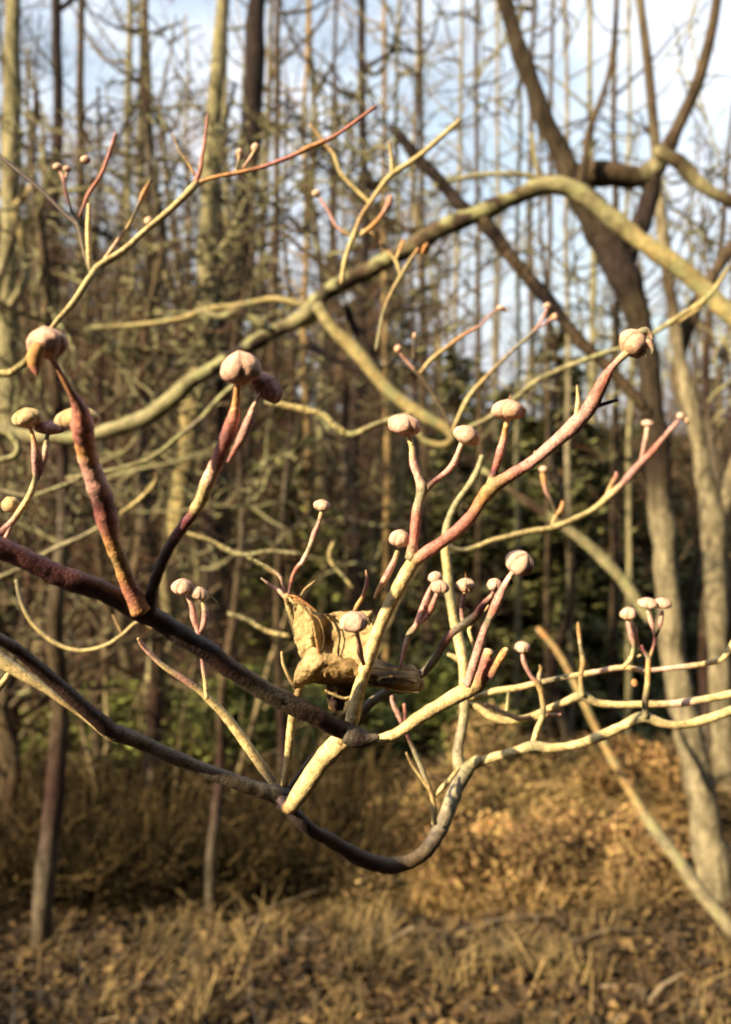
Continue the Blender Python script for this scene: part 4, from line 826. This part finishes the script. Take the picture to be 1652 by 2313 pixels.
# ---- thicket of pale stems, bottom left
for k in range(30):
    d = r2.uniform(4.4, 7.5); xp = r2.uniform(-30, 720)
    x = px(xp, d); g = ground_z(x, d); h = r2.uniform(.5, 1.6); r0 = r2.uniform(.008, .028)*(d/6)
    t = thing('bare_sapling', 'one of the thin tan stems in the brown thicket at the lower left', 'sapling', (x, d, g), 'thin stems of the lower left thicket')
    mb = MB(); ln = r2.gauss(0, .34); q = [np.array((x, d, g-.1))]
    for f in (.25, .5, .75, 1): q.append(np.array((x+ln*f*h+r2.gauss(0, .02), d+r2.gauss(0, .03), g+h*f)))
    base = np.array((.36,.28,.16))*r2.uniform(.5, 1.3)
    tube(mb, catmull(q, 3), np.linspace(r0*1.2, r0*.5, 13), base, 8, .06); mb.build('stem', M_FAR, t)
    mb = MB()
    for j in range(9):
        f = r2.uniform(.3, 1); s = q[0]+(q[-1]-q[0])*f; v = np.array((r2.gauss(0, 1), r2.gauss(0, .6), r2.uniform(-.1, 1))); v /= np.linalg.norm(v); L = h*r2.uniform(.2, .5)
        tube(mb, [s, s+v*L*.5+np.array((0,0,.03)), s+v*L+np.array((r2.gauss(0,.05),0,r2.gauss(0,.05)))], (r0*.35, r0*.25, .001), base*.9, 4, 0, cap=False)
    mb.build('side_twigs', M_FAR, t)['kind'] = 'stuff'
# brush behind: fine tangle
def brush(name, label, xlo, xhi, dlo, dhi, n, h, cols, rad, kind='stuff', zb=0):
    r = np.random.default_rng(int(xlo+n)); mb = MB()
    for i in range(n):
        d = r.uniform(dlo, dhi); x = px(r.uniform(xlo, xhi), d); g = ground_z(x, d)+zb
        v = np.array((r.normal(0, .5), r.normal(0, .5), r.uniform(.15, 1))); v /= np.linalg.norm(v); L = h*r.uniform(.3, 1.1)
        s = np.array((x, d, g+r.uniform(0, h*.4))); b = s+v*L*.5+r.normal(0, .04, 3); e = b+(v+r.normal(0, .4, 3))*L*.5
        tube(mb, [s, b, e], np.array((1, .8, .4))*rad*r.uniform(.5, 1.5), np.array(cols[r.integers(0, len(cols))])*r.uniform(.6, 1.3), 3, 0, cap=False, rr=r)
    o = mb.build(name, M_FAR); tag(o, label, 'undergrowth', kind=kind)
brush('undergrowth', 'tangled brown dead undergrowth across the lower left', -80, 840, 3.7, 6.4, 9500, .5, ((.06,.042,.02),(.03,.022,.012),(.13,.09,.04)), .0038)
brush('undergrowth', 'dark tangled understorey twigs in the hollow of the wood', -80, 1740, 14, 27, 20000, 2.4, ((.035,.028,.016),(.06,.045,.025),(.025,.022,.012)), .012)
# leaf litter near the camera
def litter():
    r = np.random.default_rng(5); V = []; T = []; C = []
    for i in range(42000):
        d = 2.2+3.6*r.uniform()**1.1; x = r.uniform(-.5, .5)*d; g = ground_z(x, d)+r.uniform(0, .03)
        a = r.uniform(0, 6.28); ln = r.uniform(.010, .036)*(1 if r.random() < .85 else 2.2); v = np.array((math.cos(a), math.sin(a), r.normal(0, .3)))*ln
        wv = np.array((-math.sin(a), math.cos(a), r.normal(0, .3)))*ln*.38; p = np.array((x, d, g)); k = len(V); up = np.array((0,0,ln*.15))
        V += [p, p+v*.5+wv+up, p+v, p+v*.5-wv+up]; T += [(k, k+3, k+2), (k, k+2, k+1)]
        C += [np.array(((.085,.05,.022),(.055,.034,.018),(.15,.095,.04),(.035,.024,.014))[r.integers(0, 4)])*r.uniform(.6, 1.3)*(1+.9*mn.noise(Vector((x*2.1, d*2.1, 0))))]*4
    mb = MB(); mb.add(V, t=T, c=C); tag(mb.build('leaf_litter', M_DRY, smooth=False), 'fallen brown leaves covering the ground', 'leaves', kind='stuff')
litter()

def dead_grass():
    r = np.random.default_rng(9); V = []; T = []; C = []
    tufts = [(r.uniform(-.5, .5), 2.3+4.2*r.uniform()**.8) for _ in range(170)]
    for (u, d0) in tufts:
        tone = r.uniform(.5, 1.3); hh = r.uniform(.08, .26)
        for _ in range(int(r.uniform(18, 60))):
            d = d0+r.normal(0, .06); x = u*d0*1.02+r.normal(0, .06); p = np.array((x, d, ground_z(x, d)))
            v = np.array((r.normal(0, .45), r.normal(0, .45), 1)); v /= np.linalg.norm(v); L = hh*r.uniform(.5, 1.3)
            dr = np.array((r.normal(0, .5), r.normal(0, .5), -.3))*L; wv = np.array((r.normal(), r.normal(), 0)); wv *= .0022/np.linalg.norm(wv); k = len(V)
            V += [p-wv, p+wv, p+v*L*.5-wv, p+v*L*.5+wv, p+v*L*.8+dr*.5-wv*.5, p+v*L*.8+dr*.5+wv*.5, p+v*L*.9+dr]
            T += [(k, k+1, k+3), (k, k+3, k+2), (k+2, k+3, k+5), (k+2, k+5, k+4), (k+4, k+5, k+6)]
            C += [np.array((.22,.155,.07))*tone*r.uniform(.6, 1.4)]*7
    for _ in range(420):        # fallen twigs
        d = 2.3+4*r.uniform(); x = r.uniform(-.5, .5)*d; a = r.uniform(0, 3.14); L = r.uniform(.08, .5); z = ground_z(x, d)+.02
        p = np.array((x, d, z)); e = p+np.array((math.cos(a), math.sin(a), r.normal(0, .08)))*L; m_ = (p+e)/2+r.normal(0, .02, 3); wv = np.array((-math.sin(a), math.cos(a), .6))*r.uniform(.002, .005); k = len(V)
        V += [p-wv, p+wv, m_-wv, m_+wv, e-wv*.4, e+wv*.4]; T += [(k, k+1, k+3), (k, k+3, k+2), (k+2, k+3, k+5), (k+2, k+5, k+4)]
        C += [np.array((.20,.15,.10))*r.uniform(.5, 1.5)]*6
    mb = MB(); mb.add(V, t=T, c=C); tag(mb.build('dead_grass', M_DRY, smooth=False), 'tufts of dead straw grass and fallen twigs among the leaves', 'grass', kind='stuff')
dead_grass()
